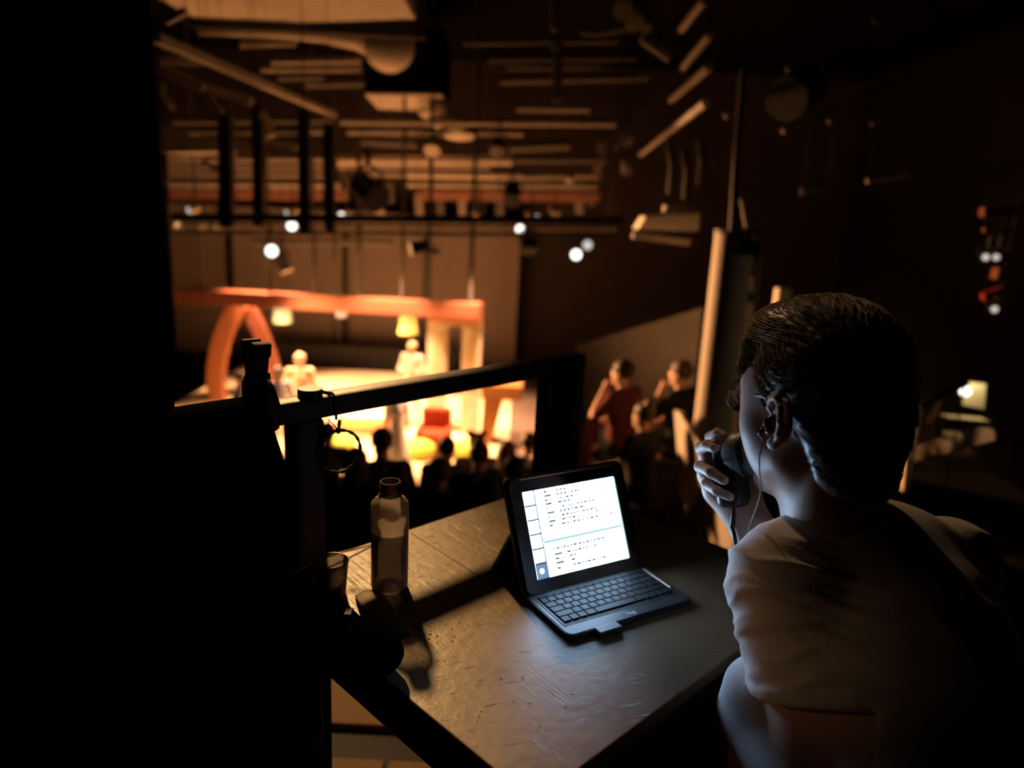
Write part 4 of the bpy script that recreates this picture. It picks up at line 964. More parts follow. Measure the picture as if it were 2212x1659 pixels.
q = MB(); q.lathe(prof, pb, 48); q.build('threaded_neck', bottle_mat('neck_plastic', (0.035, 0.022, 0.018), 0.82, 0.12), t, smooth='auto')
wat = bpy.data.materials.new('bottle_water'); wat.use_nodes = True
wb = wat.node_tree.nodes['Principled BSDF']; nt = wat.node_tree
tr = nt.nodes.new('ShaderNodeBsdfTransparent'); tr.inputs[0].default_value = (0.50, 0.46, 0.43, 1); nz = nt.nodes.new('ShaderNodeTexNoise'); nz.inputs['Scale'].default_value = 9
wb.inputs['Base Color'].default_value = (0.20, 0.165, 0.135, 1); wb.inputs['Roughness'].default_value = 0.08; wb.inputs['Specular IOR Level'].default_value = 0.5
mxn = nt.nodes.new('ShaderNodeMixShader'); mrn = nt.nodes.new('ShaderNodeMapRange'); mrn.inputs[3].default_value = 0.3; mrn.inputs[4].default_value = 0.5
nt.links.new(nz.outputs['Fac'], mrn.inputs[0]); nt.links.new(mrn.outputs[0], mxn.inputs[0]); nt.links.new(tr.outputs[0], mxn.inputs[1]); nt.links.new(wb.outputs[0], mxn.inputs[2]); nt.links.new(mxn.outputs[0], nt.nodes['Material Output'].inputs['Surface'])
q = MB(); q.lathe([(0, 0.004), (RB - 0.003, 0.004), (RB - 0.0015, 0.01), (RB - 0.0015, 0.106), (RB - 0.003, 0.1075), (0, 0.1075)], pb, 48); q.build('water', wat, t, smooth='auto')
# droplets inside the upper part and bubbles low on the wall
rg = random.Random(5); q = MB()
fa = math.atan2(-pb.y, -pb.x)
for k in range(46):
    a = fa + rg.uniform(-1.0, 1.1); z = rg.uniform(0.11, 0.15); r = rg.uniform(0.0005, 0.0011)
    q.sphere(pb + V(((RB + 0.0003) * math.cos(a), (RB + 0.0003) * math.sin(a), z)), r, 4, scale=(1, 1, rg.uniform(.8, 1.5)))
o = q.build('droplets', mat('droplet', (.75, .68, .6), .08, .9), t, smooth=True); tag(o, kind='stuff')
q = MB()
for k in range(240):
    a = fa + rg.gauss(0.42, 0.38); z = min(0.104, max(0.02, rg.gauss(0.078, 0.022))); r = rg.uniform(0.00035, 0.0008)
    q.sphere(pb + V(((RB + 0.0002) * math.cos(a), (RB + 0.0002) * math.sin(a), z)), r, 3)
o = q.build('bubbles', mat('bubble', (.7, .58, .45), .1, .9), t, smooth=True); tag(o, kind='stuff')
# lettering near the left limb
def text_mesh(s, size, ext=0.0002):
    cu = bpy.data.curves.new('lettering', 'FONT'); cu.body = s; cu.size = size; cu.align_x = 'CENTER'; cu.align_y = 'CENTER'; cu.resolution_u = 3
    o = bpy.data.objects.new('lettering', cu); COL.objects.link(o)
    dg = bpy.context.evaluated_depsgraph_get(); me = bpy.data.meshes.new_from_object(o.evaluated_get(dg))
    bpy.data.objects.remove(o); bpy.data.curves.remove(cu); return me
me = text_mesh('VS', 0.030)
bmx = bmesh.new(); bmx.from_mesh(me); bmesh.ops.subdivide_edges(bmx, edges=bmx.edges, cuts=2)
a0 = fa - 1.30
for v in bmx.verts:
    a = a0 + v.co.x * 0.55 / RB; zz = 0.126 + v.co.y; v.co = V(((RB + 0.0005) * math.cos(a), (RB + 0.0005) * math.sin(a), zz))
bmx.to_mesh(me); bmx.free(); me.materials.clear()
link_mesh('lettering', me, mat('ink_black', (0.01, 0.01, 0.01), 0.6), t)

# ------------------------------------------------------------------ cup, torch, strap, cable
pcup = atz(716, 1283, DZ); pcup = V((pcup.x, pcup.y, DZ))
t = empty('plastic_cup', pcup, 'small translucent plastic cup standing in front of the railing post', 'cup')
q = MB(); q.lathe([(0, 0.001), (0.0225, 0), (0.0235, 0.003), (0.028, 0.058), (0.029, 0.060), (0.0283, 0.061), (0.0272, 0.0595), (0.0225, 0.004), (0, 0.003)], pcup, 36)
q.build('cup_wall', bottle_mat('cup_plastic', (0.09, 0.07, 0.05), 0.55, 0.3), t, smooth=True)  # tint darkened to put the post's shadow on the cup
q = MB(); q.tube([pcup + V((0.0285 * math.cos(a), 0.0285 * math.sin(a), 0.0605)) for a in [k * math.tau / 36 for k in range(36)]], 0.0011, 6, closed=True); q.build('rim', bottle_mat('cup_rim', (0.2, 0.165, 0.12), 0.8, 0.3), t, smooth=True)
pth = [atz(600, 1262, DZ), atz(640, 1248, DZ), atz(680, 1228, DZ), atz(740, 1204, DZ), atz(800, 1180, DZ)]
q = MB(); q.tube([p + V((0, 0, 0.0022 + 0.012 * math.sin(i / 4 * math.pi))) for i, p in enumerate(pth)], 0.0018, 8)
tag(q.build('thin_cable', mat('cable_pale', (0.42, 0.33, 0.24), 0.5), smooth=True), 'thin pale cable running behind the cup to the bottle', 'cable')
# torch lying on the desk, head towards us
A = atz(706, 1326, DZ); B = atz(834, 1464, DZ); ax = (B - A).normalized(); L_ = (B - A).length
t = empty('torch', (A + B) / 2, 'black torch lying at the left edge of the desk, head towards us', 'torch')
R = ax.to_track_quat('Z', 'Y').to_matrix(); up = V((0, 0, 0.0305))
q = MB(); q.lathe([(0, 0), (0.017, 0.0), (0.020, 0.004), (0.020, L_ * 0.55), (0.021, L_ * 0.58)], A + V((0, 0, 0.0208)), 28, R); q.build('barrel', mat('torch_black', (0.0012, 0.0012, 0.0012), 1.0, 0.0), t, smooth='auto')
q = MB(); q.lathe([(0.021, L_ * 0.56), (0.024, L_ * 0.60), (0.030, L_ * 0.74), (0.0305, L_ * 0.95), (0.028, L_), (0.0265, L_), (0.024, L_ * 0.95), (0, L_ * 0.94)], A + V((0, 0, 0.0305 - 0.0002)), 32, R); q.build('torch_head', mat('torch_black', (0.008, 0.008, 0.008)), t, smooth='auto')
q = MB(); q.box(A + ax * (L_ * 0.4) + V((0, 0, 0.042)), (0.012, 0.02, 0.004), bev=0.0015); q.build('button', dark_steel, t)
# curled strap beside the torch
strap = mat('strap_brown', (0.10, 0.065, 0.04), 0.45, 0.4)
q = MB(); pts = [(790, 1272, 0.002), (800, 1290, 0.018), (822, 1320, 0.026), (848, 1348, 0.022), (866, 1372, 0.006)]
P = [atz(x, y + z * 900, DZ) + V((0, 0, z)) for x, y, z in pts]; wv = V((0.86, 0.5, 0)).normalized() * 0.022
rows_ = [[q.bm.verts.new(p + wv * s + V((0, 0, -0.006 * abs(s)))) for s in (-1, -0.4, 0.3, 1)] for p in P]
for r0, r1 in zip(rows_, rows_[1:]):
    for i in range(3): q.bm.faces.new((r0[i], r0[i + 1], r1[i + 1], r1[i]))
o = q.build('strap', strap, smooth=True); md = o.modifiers.new('s', 'SUBSURF'); md.levels = md.render_levels = 2; md = o.modifiers.new('t', 'SOLIDIFY'); md.thickness = 0.0015
tag(o, 'curled brown strap lying beside the torch and the bottle', 'strap')
# black cable dropping off the desk edge
q = MB(); q.tube([atz(742, 1300, DZ) + V((0, 0, .004)), atz(706, 1345, DZ) + V((0, 0, .004)), atz(694, 1385, DZ) + V((0, 0, .006)), atz(692, 1420, DZ - 0.03), atz(694, 1500, DZ - 0.12), atz(696, 1600, DZ - 0.25)], 0.0022, 8)
tag(q.build('black_cable', mat('cable_black', (0.02, 0.018, 0.016), 0.35, 0.5), smooth=True), 'black cable dropping off the left edge of the desk', 'cable')

# ------------------------------------------------------------------ tablet with keyboard case
O_ = V((0.0419, 1.1165, DZ)); YAW = 0.5365; TILT = 0.4516; DK = 0.1266; WK = 0.25; TH = 0.0105
t = empty('tablet_computer', O_, 'black tablet in an open keyboard case, screen glowing white', 'tablet', rz=YAW)
case_m = mat('case_black_plastic', (0.016, 0.017, 0.019), 0.42, 0.5, bump=0.15, bump_scale=500)
deck_m = mat('keyboard_deck', (0.034, 0.034, 0.034), 0.42, 0.4, metal=0.2)
def rounded(w0, w1, y0, y1, r, n=6):
    out = []
    for (cx, cy, a0) in ((w1 - r, y1 - r, 0), (w0 + r, y1 - r, 90), (w0 + r, y0 + r, 180), (w1 - r, y0 + r, 270)):
        for k in range(n + 1):
            a = math.radians(a0 + 90 * k / n); out.append((cx + r * math.cos(a), cy + r * math.sin(a)))
    return out
q = MB(); q.prism([(x, y, 0.0) for x, y in rounded(-0.002, WK + 0.002, -DK - 0.002, 0.03, 0.013)], (0, 0, TH - 0.001)); q.build('case_base', case_m, t, smooth='auto', local=True)
q = MB(); q.prism([(x, y, TH - 0.001) for x, y in rounded(0.0, WK, -DK, 0.004, 0.011)], (0, 0, 0.001)); q.build('keyboard_deck', deck_m, t, local=True)
q = MB(); q.prism([(x, y, TH) for x, y in rounded(0.009, WK - 0.011, -0.104, -0.010, 0.003)], (0, 0, 0.0003)); q.build('key_well', mat('well_black', (0.008, 0.008, 0.009), 0.6), t, local=True)
key_m = mat('key_cap', (0.009, 0.009, 0.009), 0.55, 0.25)
leg_m = mat('key_legend', (0.12, 0.13, 0.15), 0.5)
y = -0.0125
KR = [(0.0068, [1] * 14, None), (0.0152, [0.8] + [1] * 12 + [1.2], "`1234567890-= "), (0.0152, [1.25] + [1] * 12 + [0.75], " QWERTYUIOP[] "), (0.0152, [1.5] + [1] * 11 + [1.5], " ASDFGHJKL;' "), (0.0152, [2.0] + [1] * 10 + [2.0], " ZXCVBNM,./ "), (0.0152, [1, 1, 1, 1.15, 5.2, 1.15, 1, 0.9, 0.9, 0.9], None)]
X0, X1 = 0.0115, WK - 0.0135
LET = {}
for (h, ws, legs) in KR:
    tot = sum(ws); x = X0; u = (X1 - X0) / tot
    for i, w in enumerate(ws):
        wk = w * u - 0.0019; hk = h - 0.0017
        q = MB(); q.box((x + w * u / 2, y - h / 2, TH + 0.0012), (wk, hk, 0.0024), bev=0.0007, seg=2)
        k = q.build('key', key_m, t, local=True)
        if legs and i < len(legs) and legs[i] != ' ':
            ch = legs[i]
            if ch not in LET: LET[ch] = text_mesh(ch, 0.0062); LET[ch].materials.clear()
            me = LET[ch]
            o = bpy.data.objects.new('legend', me); COL.objects.link(o)
            if not me.materials: me.materials.append(leg_m)
            o.parent = k; o.location = (x + w * u / 2 - wk * 0.0, y - h / 2, TH + 0.0026)
        x += w * u
    y -= h
q = MB(); q.box((WK - 0.006, -0.046, TH + 0.0006), (0.0055, 0.074, 0.0016), bev=0.0006); q.build('side_trim', mat('copper_trim', (0.75, 0.55, 0.42), 0.3, metal=0.9), t, local=True)
q = MB(); q.box((0.008, -0.058, TH + 0.0004), (0.003, 0.09, 0.001), bev=0.0004); q.build('side_trim', deck_m, t, local=True)
q = MB(); q.box((0.068, -DK - 0.008, 0.006), (0.044, 0.018, 0.010), bev=0.002); q.build('latch_tab', case_m, t, local=True)
me = text_mesh('logi', 0.0125); me.materials.clear(); o = link_mesh('lettering', me, mat('logo_grey', (0.5, 0.52, 0.55), 0.5), t); o.location = (0.128, -0.1165, TH + 0.0003)
# tablet slab, leaning back in the slot
T = Matrix.Translation((WK / 2, 0, TH)) @ Matrix.Rotation(-TILT, 4, 'X')      # local: x right, z up the screen, y into the back
def slab(pts, y0, dy): return [T @ V((x, y0, z)) for x, z in pts], (T.to_3x3() @ V((0, dy, 0)))
pts, dv = slab(rounded(-0.122, 0.122, 0.0, 0.192, 0.011), 0.0, 0.009)
q = MB(); q.prism(pts, dv); q.build('tablet_body', mat('tablet_glass', (0.006, 0.006, 0.007), 0.12, 0.5), t, local=True)
pts, dv = slab(rounded(-0.127, 0.127, -0.004, 0.198, 0.013), 0.0092, 0.006)
q = MB(); q.prism(pts, dv); q.build('case_cover', case_m, t, local=True)
pts, dv = slab([(-0.1, 0.1905), (0.1, 0.1905), (0.1, 0.1925), (-0.1, 0.1925)], -0.0012, 0.004)
q = MB(); q.prism(pts, dv); q.build('edge_trim', mat('copper_trim', (0.75, 0.55, 0.42)), t, local=True)
mid = T @ V((0, 0.0155, 0.10)); bk = V((WK / 2, 0.115, 0.003))
q = MB(); q.prism([(-0.002, mid.y, mid.z), (WK + 0.002, mid.y, mid.z), (WK + 0.002, bk.y, bk.z), (-0.002, bk.y, bk.z)], (0, 0.005, 0.003)); q.build('kickstand_flap', case_m, t, local=True)
q = MB(); q.prism([(x, yy, 0.0) for x, yy in rounded(-0.002, WK + 0.002, 0.028, 0.122, 0.01)], (0, 0, 0.003)); q.build('rear_flap', case_m, t, local=True)
# the lit page
def scr(name, x0, z0, x1, z1, m, lift=0.0004, parent=None):
    q = MB(); q.prism([T @ V((x, -lift, z)) for x, z in ((x0, z0), (x1, z0), (x1, z1), (x0, z1))], T.to_3x3() @ V((0, 0.0002, 0)))
    return q.build(name, m, parent or t, local=True)
SW, SH, SB = 0.197, 0.148, 0.0213
page = emit('screen_white', (0.44, 0.68, 1.0), 22.0)
sx0, sx1 = -SW / 2, SW / 2
screen = scr('screen', sx0, SB, sx1, SB + SH, page)
ink = emit('screen_ink', (0.80, 0.86, 0.90), 0.12); navy = emit('screen_line', (0.05, 0.08, 0.22), 0.4); teal = emit('screen_teal', (0.45, 0.82, 0.85), 0.9); blue = emit('screen_blue', (0.22, 0.36, 0.62), 0.8)
def S(u, v): return sx0 + u * SW, SB + (1 - v) * SH
def sbar(u0, v0, u1, v1, m, nm, lift=0.0007):
    x0, z0 = S(u0, v1); x1, z1 = S(u1, v0); return scr(nm, x0, z0, x1, z1, m, lift, screen)
sbar(0.106, 0, 0.121, 1, navy, 'sidebar_line')
for v in (0.165, 0.33, 0.495, 0.66, 0.825): sbar(0, v - 0.009, 0.113, v + 0.013, navy, 'sidebar_line')
sbar(0.0, 0.833, 0.112, 1.0, blue, 'thumbnail')
x0, z0 = S(0.055, 0.915); q = MB()
q.prism([T @ V((x0 + 0.004 * math.cos(k * math.tau / 20), -0.001, z0 + 0.0045 * math.sin(k * math.tau / 20))) for k in range(20)], T.to_3x3() @ V((0, 0.0002, 0))); q.build('thumbnail_dot', page, screen, local=True)
sbar(0.125, 0.588, 0.985, 0.622, teal, 'page_gap')
sbar(0.987, 0.0, 1.0, 1.0, emit('screen_cyan', (0.5, 0.95, 1.0), 1.0), 'page_edge')
rg = random.Random(11)
def line(v, name_w, u0, u1, m=ink):
    u = 0.21 + 0.0; e = u + name_w
    q = MB(); spans = []
    if name_w: spans.append((u, e))
    u = u0
    while u < u1:
        w = rg.uniform(0.014, 0.045); spans.append((u, min(u + w, u1))); u += w + 0.011
    for a, b_ in spans:
        xa, za = S(a, v + 0.0135); xb, zb2 = S(b_, v - 0.0135)
        q.prism([T @ V((x, -0.0007, z)) for x, z in ((xa, za), (xb, za), (xb, zb2), (xa, zb2))], T.to_3x3() @ V((0, 0.0002, 0)))
    q.build('text_line', m, screen, local=True)
for (v, nw, u0, u1) in [(0.035, 0.035, 0.34, 0.45), (0.085, 0.075, 0.34, 0.60), (0.135, 0.03, 0.34, 0.57), (0.18, 0.07, 0.34, 0.49), (0.235, 0.02, 0.35, 0.74), (0.285, 0.08, 0.34, 0.60), (0.335, 0.02, 0.35, 0.76), (0.385, 0.075, 0.35, 0.53), (0.435, 0.04, 0.34, 0.95), (0.37, 0.0, 0.72, 0.81), (0.52, 0.02, 0.9, 0.9),
                         (0.70, 0.0, 0.21, 0.80), (0.765, 0.08, 0.34, 0.68), (0.815, 0.045, 0.36, 0.45), (0.865, 0.085, 0.37, 0.43), (0.925, 0.04, 0.38, 0.76)]:
    if u1 > u0: line(v, nw, u0, u1)
# ------------------------------------------------------------------ the seated person at the desk
H0 = V((0.412, 0.953, 1.297))
HA = math.radians(20); HP = math.radians(8)
HR = (Matrix.Rotation(HA, 3, 'Z') @ Matrix.Rotation(-HP, 3, 'X'))
HS = 1.03
def hp(x, y, z): return H0 + HR @ (V((x, y, z)) * HS)
HM = [list(r) for r in HR]
def hE(c, r, k=.015, op='+', rot=None):
    M = HM if rot is None else [list(q) for q in (HR @ rot)]
    return (op, 'e', tuple(hp(*c)), tuple(q * HS for q in r), M, k)
def hC(a, b, ra, rb=None, k=.012, op='+'): return C_(hp(*a), hp(*b), ra * HS, (ra if rb is None else rb) * HS, k, op)
C7 = V((0.448, 0.905, 1.143))
SL = V((0.366, 0.880, 1.085)); SR_ = V((0.655, 1.005, 1.060))
P0_ = V((0.54, 0.58, 0.72)); P1 = V((0.54, 0.72, 0.90)); P2 = V((0.515, 0.875, 1.005))
EL = V((0.425, 0.785, 0.845)); WL = V((0.50, 0.90, 0.885))
ER = V((0.480, 1.055, 0.865)); WR = CAMP + (V((0.360, 0.985, 1.105)) - CAMP) * 1.052
shx = (SR_ - SL).normalized(); spz = (C7 - P1).normalized(); fwd_t = spz.cross(shx).normalized(); spz2 = shx.cross(fwd_t).normalized()
TM = [[shx[i], fwd_t[i], spz2[i]] for i in range(3)]
head = [hE((0, -.012, .045), (.077, .098, .088), .02), hE((0, .048, -.022), (.060, .054, .086), .02),
        hC((-.052, .0, -.058), (-.018, .072, -.100), .020, .016, .02), hC((.052, .0, -.058), (.018, .072, -.100), .020, .016, .02), hC((-.014, .084, -.102), (.014, .084, -.102), .015, None, .02),
        hE((-.055, .050, -.014), (.025, .028, .030), .025), hE((.055, .050, -.014), (.025, .028, .030), .025), hE((-.048, .036, -.050), (.024, .036, .036), .025), hE((.048, .036, -.050), (.024, .036, .036), .025), hE((-.056, .045, .035), (.024, .036, .042), .02), hE((.056, .045, .035), (.024, .036, .042), .02),
        hC((-.036, .090, .040), (.036, .090, .040), .012, None, .015),
        hE((-.032, .106, .018), (.019, .016, .014), .012, '-'), hE((.032, .106, .018), (.019, .016, .014), .012, '-'),
        hE((-.032, .089, .018), (.0125, .0125, .0125), .003), hE((.032, .089, .018), (.0125, .0125, .0125), .003),
        hC((0, .096, .026), (0, .118, -.016), .009, .011, .010), hE((-.010, .108, -.020), (.008, .009, .007), .006), hE((.010, .108, -.020), (.008, .009, .007), .006),
        hC((-.020, .090, -.050), (.020, .090, -.050), .007, None, .006), hC((-.017, .089, -.061), (.017, .089, -.061), .0075, None, .006), hC((-.022, .101, -.0555), (.022, .101, -.0555), .0022, None, .002, '-'),
        # neck
        C_(C7 + V((-.012, .01, -.02)), hp(0, -.030, -.03), .060, .056, .025), C_(C7 + V((-.03, .05, -.03)), hp(-.045, -.01, -.05), .020, .016, .02), C_(hp(0, .03, -.075), C7 + V((-.02, .07, -.02)), .035, .03, .03)]
# ear: rim, fold, lobe around a hollow
def ear(sx):
    f = lambda x, y, z: (sx * (.076 + x), -.017 + y, -.002 + z)
    pr = [hE(f(.004, -.006, 0), (.007, .018, .028), .006), hE(f(.012, .0, -.004), (.009, .010, .013), .004, '-')]
    rim = [(.004, .008, .002), (.009, .011, .016), (.013, .004, .028), (.016, -.009, .030), (.019, -.020, .019), (.019, -.021, .002), (.016, -.015, -.014), (.011, -.006, -.026)]
    for a, b in zip(rim, rim[1:]): pr.append(hC(f(*a), f(*b), .0038, None, .003))
    pr += [hE(f(.010, .001, -.029), (.0065, .009, .008), .006), hC(f(.010, -.011, .012), f(.012, -.012, -.008), .004, None, .004), hC(f(.006, .011, -.006), f(.008, .009, -.012), .0045, None, .004)]
    return pr
# right hand closed around the handset
def chain(pts, r0, r1, k=.004):
    n = len(pts) - 1
    return [C_(pts[i], pts[i + 1], r0 + (r1 - r0) * i / n, r0 + (r1 - r0) * (i + 1) / n, k) for i in range(n)]
ah = lambda x, y, d: atd(x, y, d + 0.055)
HD = [ah(1530, 1030, 1.105), ah(1512, 1008, 1.082), ah(1535, 1020, 1.044), ah(1563, 1037, 1.030)]      # ring finger
HP_ = [ah(1543, 1066, 1.100), ah(1526, 1046, 1.076), ah(1549, 1061, 1.046), ah(1577, 1073, 1.034)]     # little finger
HM_ = [ah(1532, 998, 1.112), ah(1514, 968, 1.094), ah(1528, 962, 1.066), ah(1543, 968, 1.050)]         # middle finger
HI = [ah(1556, 978, 1.122), ah(1535, 944, 1.106), ah(1551, 936, 1.080), ah(1567, 944, 1.066)]          # index
HT = [ah(1622, 1090, 1.085), ah(1632, 1045, 1.100), ah(1618, 1005, 1.108), ah(1600, 985, 1.106)]       # thumb on the far side
hand_r = chain(HD, .0092, .0076) + chain(HP_, .0084, .0068) + chain(HM_, .0094, .0076) + chain(HI, .0092, .0074) + chain(HT, .0125, .0085)
pm = ah(1585, 1078, 1.098)
hand_r += [C_(WR, HD[0], .024, .013, .02), C_(WR, HP_[0], .024, .012, .02), C_(WR, HM_[0], .022, .012, .02), C_(WR, HI[0], .020, .011, .02), C_(WR, HT[0], .022, .014, .02)]
fore_r = [C_(WR, WR + (ER - WR) * .3, .0245, .031, .02), C_(WR + (ER - WR) * .3, ER, .032, .041, .02)]
# left hand resting on the thigh
dl = (WL - EL).normalized(); sl = dl.cross(V((0, 0, 1))).normalized()
hand_l = [E_(WL + dl * .045, (.036, .036, .018), None, .02), C_(WL, WL + dl * .04, .024, .024, .02)]
for i, (o_, l_) in enumerate([(-.030, .066), (-.010, .078), (.011, .074), (.029, .058)]):
    b0 = WL + dl * .075 + sl * o_; hand_l += chain([b0, b0 + dl * l_ * .55 + V((0, 0, .004)), b0 + dl * l_ + V((0, 0, -.010))], .0092, .0072)
tb = WL + dl * .03 - sl * .034; hand_l += chain([tb, tb + dl * .03 - sl * .018, tb + dl * .055 - sl * .02 + V((0, 0, -.006))], .011, .0085)
arm_l = [C_(SL, EL, .052, .045, .03), C_(EL, WL, .041, .026, .02)]
arm_r = [C_(SR_, ER, .050, .042, .03)]
torso = [E_(P2, (.165, .105, .19), TM, .04), C_(P2, P1, .12, .12, .04), C_(P1, P0_, .12, .13, .04), C_(SL, C7, .05, .05, .04), C_(SR_, C7, .05, .05, .04)]
KL = V((0.376, 0.890, 0.897)); AL = V((0.445, 0.90, 0.50)); KR_ = V((0.66, 0.98, 0.76)); AR = V((0.64, 0.93, 0.38))
HL = P0_ + V((-.08, -.02, -.03)); HRr = P0_ + V((.08, .04, -.03))
legs = [C_(HL, KL, .08, .058, .03), C_(KL, AL, .056, .036, .02), C_(HRr, KR_, .08, .058, .03), C_(KR_, AR, .056, .036, .02), E_(P0_, (.15, .12, .12), TM, .04)]
per = empty('person', V((0.50, 0.72, 0.40)), 'person in light grey t-shirt and glasses, turned away, speaking into a black handset', 'person')
off = ORG[per]
def sld(name, parts, m, **k): return solid(name, parts, m, per, off, **k)
sld('body', [(head, .0032), (ear(-1), .0014), (ear(1), .0014), (hand_r + fore_r, .0026), (hand_l + arm_l + arm_r + torso + legs, .0065)], skin)
# hair: cap, longer swept top, short nape
hb = [hE((0, -.016, .052), (.087, .106, .094), .02), hE((.005, .030, .112), (.070, .085, .036), .03), hE((-.01, .068, .088), (.058, .030, .028), .02),
      hC((0, -.078, -.005), (0, -.068, -.062), .050, .044, .02), hC((-.045, -.06, -.02), (-.035, -.062, -.058), .028, .022, .02), hC((.045, -.06, -.02), (.035, -.062, -.058), .028, .022, .02),
      hE((-.010, .066, .056), (.066, .034, .034), .02), hE((0, .125, -.050), (.085, .056, .072), .012, '-'), hE((-.088, .050, -.058), (.055, .064, .066), .012, '-'), hE((.088, .050, -.058), (.055, .064, .066), .012, '-'),
      hE((-.092, -.017, -.010), (.030, .025, .032), .006, '-'), hE((.092, -.017, -.010), (.030, .025, .032), .006, '-')]
hair_m = mat('hair_person', (0.075, 0.046, 0.028), 0.42, 0.5, noise_scale=90, noise_amt=0.6)
def hair_disp(P, Q):
    N = normals(P, Q); out = P.copy()
    L_ = (P - np.array(H0)) @ np.array(HR)
    for i in range(len(P)):
        l = L_[i]
        f = noise.noise(V((l[0] * 260, l[1] * 35 + l[2] * 60, l[2] * 260 - l[1] * 40)))
        out[i] += N[i] * 0.0016 * f
    return out
hair = sld('hair', [(hb, .0034)], hair_m, disp=hair_disp)
from mathutils.kdtree import KDTree
hv = [v.co + off for v in hair.data.vertices]; hn = [v.normal.copy() for v in hair.data.vertices]
kd = KDTree(len(hv))
for i, v in enumerate(hv): kd.insert(v, i)
kd.balance()
rg = random.Random(4); q = MB(); HRi = HR.transposed(); cnt = 0; tries = 0
while cnt < 1500 and tries < 40000:
    tries += 1
    i = rg.randrange(len(hv)); p = hv[i]; l = HRi @ (p - H0) / HS
    if l.x > 0.05 or hn[i].dot(HR @ V((0, 0, -1))) > 0.5: continue
    top = l.z > 0.095
    if not top and l.y < -0.03 and rg.random() < 0.6: continue
    if l.y > 0.02: pass
    elif rg.random() < 0.35: continue
    L_ = rg.uniform(.030, .058) if (top or l.y > .0) else rg.uniform(.010, .020)
    flow = (V((rg.uniform(-.15, .15) - (.5 if top else 0), -1.0, -.10 if top else (-.75 if l.y > 0.03 else -1.0))))
    ns = 6; pts = []; cur = p.copy(); lift = rg.uniform(.0, .0022)
    for s in range(ns):
        co, j, _ = kd.find(cur); n = hn[j]
        pts.append(co + n * (0.0006 + lift * math.sin(math.pi * min(1, (s + .6) / ns))))
        d = HR @ (flow + V((rg.uniform(-.1, .1), 0, rg.uniform(-.1, .1)))); d = (d - n * d.dot(n)).normalized(); cur = co + d * (L_ / ns)
    try: q.tube(pts, [.0006, .0007, .0007, .0006, .0004, .0001], 4, caps=False)
    except Exception: pass
    cnt += 1
o = q.build('hair_strands', hair_m, per, smooth=True); tag(o, kind='stuff')
# t-shirt
shirt_m = mat('tshirt_grey', (0.66, 0.64, 0.63), 0.9, 0.15, noise_scale=40, noise_amt=0.08, bump=0.25, bump_scale=420, sheen=0.15)
ua = (EL - SL).normalized(); ub = (ER - SR_).normalized(); hemL = SL + ua * .130; hemR = SR_ + ub * .17
def axes(z):
    z = V(z).normalized(); x = z.cross(V((0, 0, 1)) if abs(z.z) < .95 else V((1, 0, 0))).normalized(); y = z.cross(x); return [[x[i], y[i], z[i]] for i in range(3)]
sh = [E_(P2, (.178, .118, .20), TM, .04), C_(P2, P1, .135, .135, .04), C_(P1, P0_, .135, .145, .04), C_(SL, C7 + V((-.01, .0, -.015)), .064, .058, .04), C_(SR_, C7 + V((.01, 0, -.015)), .064, .058, .04),
      C_(SL, SL + ua * .22, .070, .074, .03), C_(SR_, SR_ + ub * .20, .068, .062, .03), C_(SL + V((.02, .02, .0)), P2 + fwd_t * .06, .06, .10, .04),
      B_(hemL + ua * .10, (.12, .12, .10), axes(ua), .004, '-'), B_(hemR + ub * .10, (.12, .12, .10), axes(ub), .004, '-')]
def ridge(x):           # a soft cloth fold: sharp crest, broad valley
    x = x - math.floor(x); return math.exp(-((x - .5) / .16) ** 2)
def shirt_disp(P, Q):
    N = normals(P, Q); out = P.copy(); s0 = np.array(SL); u = np.array(ua)
    side = V(ua).cross(V((0, 0, 1))).normalized(); front = V(ua).cross(side)
    d = P - s0; t = d @ u; r = d - t[:, None] * u; rad = np.linalg.norm(r, axis=1)
    ang = np.arctan2(r @ np.array(side), r @ np.array(front))
    near = np.clip(1 - (rad - .075) / .06, 0, 1) * np.clip((t + .09) / .05, 0, 1) * np.clip((.130 - t) / .02, 0, 1)
    for i in range(len(P)):
        p = V(P[i]); w = noise.noise(p * 6.0); w2 = noise.noise(p * 13.0 + V((5, 1, 2)))
        a = 0.0
        if near[i] > 0:
            ph = t[i] * 21 + .55 * math.sin(ang[i] + .6) + w * .9
            a += near[i] * (.0072 * ridge(ph) * (.45 + .75 * w2 + .25) + .003 * ridge(ph * 1.7 + .3 + w2) - .003)
        k = 1 - near[i]
        q = (p - C7); ph2 = (q.dot(shx) * 9 + q.dot(spz) * 7) + w * 1.2
        a += k * (.006 * ridge(ph2) * max(0, w2 + .2) + .004 * w)
        if abs(t[i] - .122) < .009 and rad[i] < .11: a += .0015
        out[i] += N[i] * a
    return out
top = sld('t_shirt', [(sh, .0052)], shirt_m, disp=shirt_disp)
nk_axis = (hp(0, -.03, -.03) - C7).normalized(); cc = C7 + V((-.008, .012, .012)); A_ = axes(nk_axis); xx = V([A_[i][0] for i in range(3)]); yy = V([A_[i][1] for i in range(3)])
q = MB(); q.tube([cc + (xx * math.cos(a) + yy * math.sin(a)) * .066 + V((0, 0, -.012 * math.cos(a - 1.2))) for a in [k * math.tau / 48 for k in range(48)]], .0055, 8, closed=True); q.build('collar', shirt_m, per, smooth=True)
tr_m = mat('trousers_grey', (0.44, 0.44, 0.45), 0.9, 0.15, noise_scale=50, noise_amt=0.1, bump=0.3, bump_scale=300)
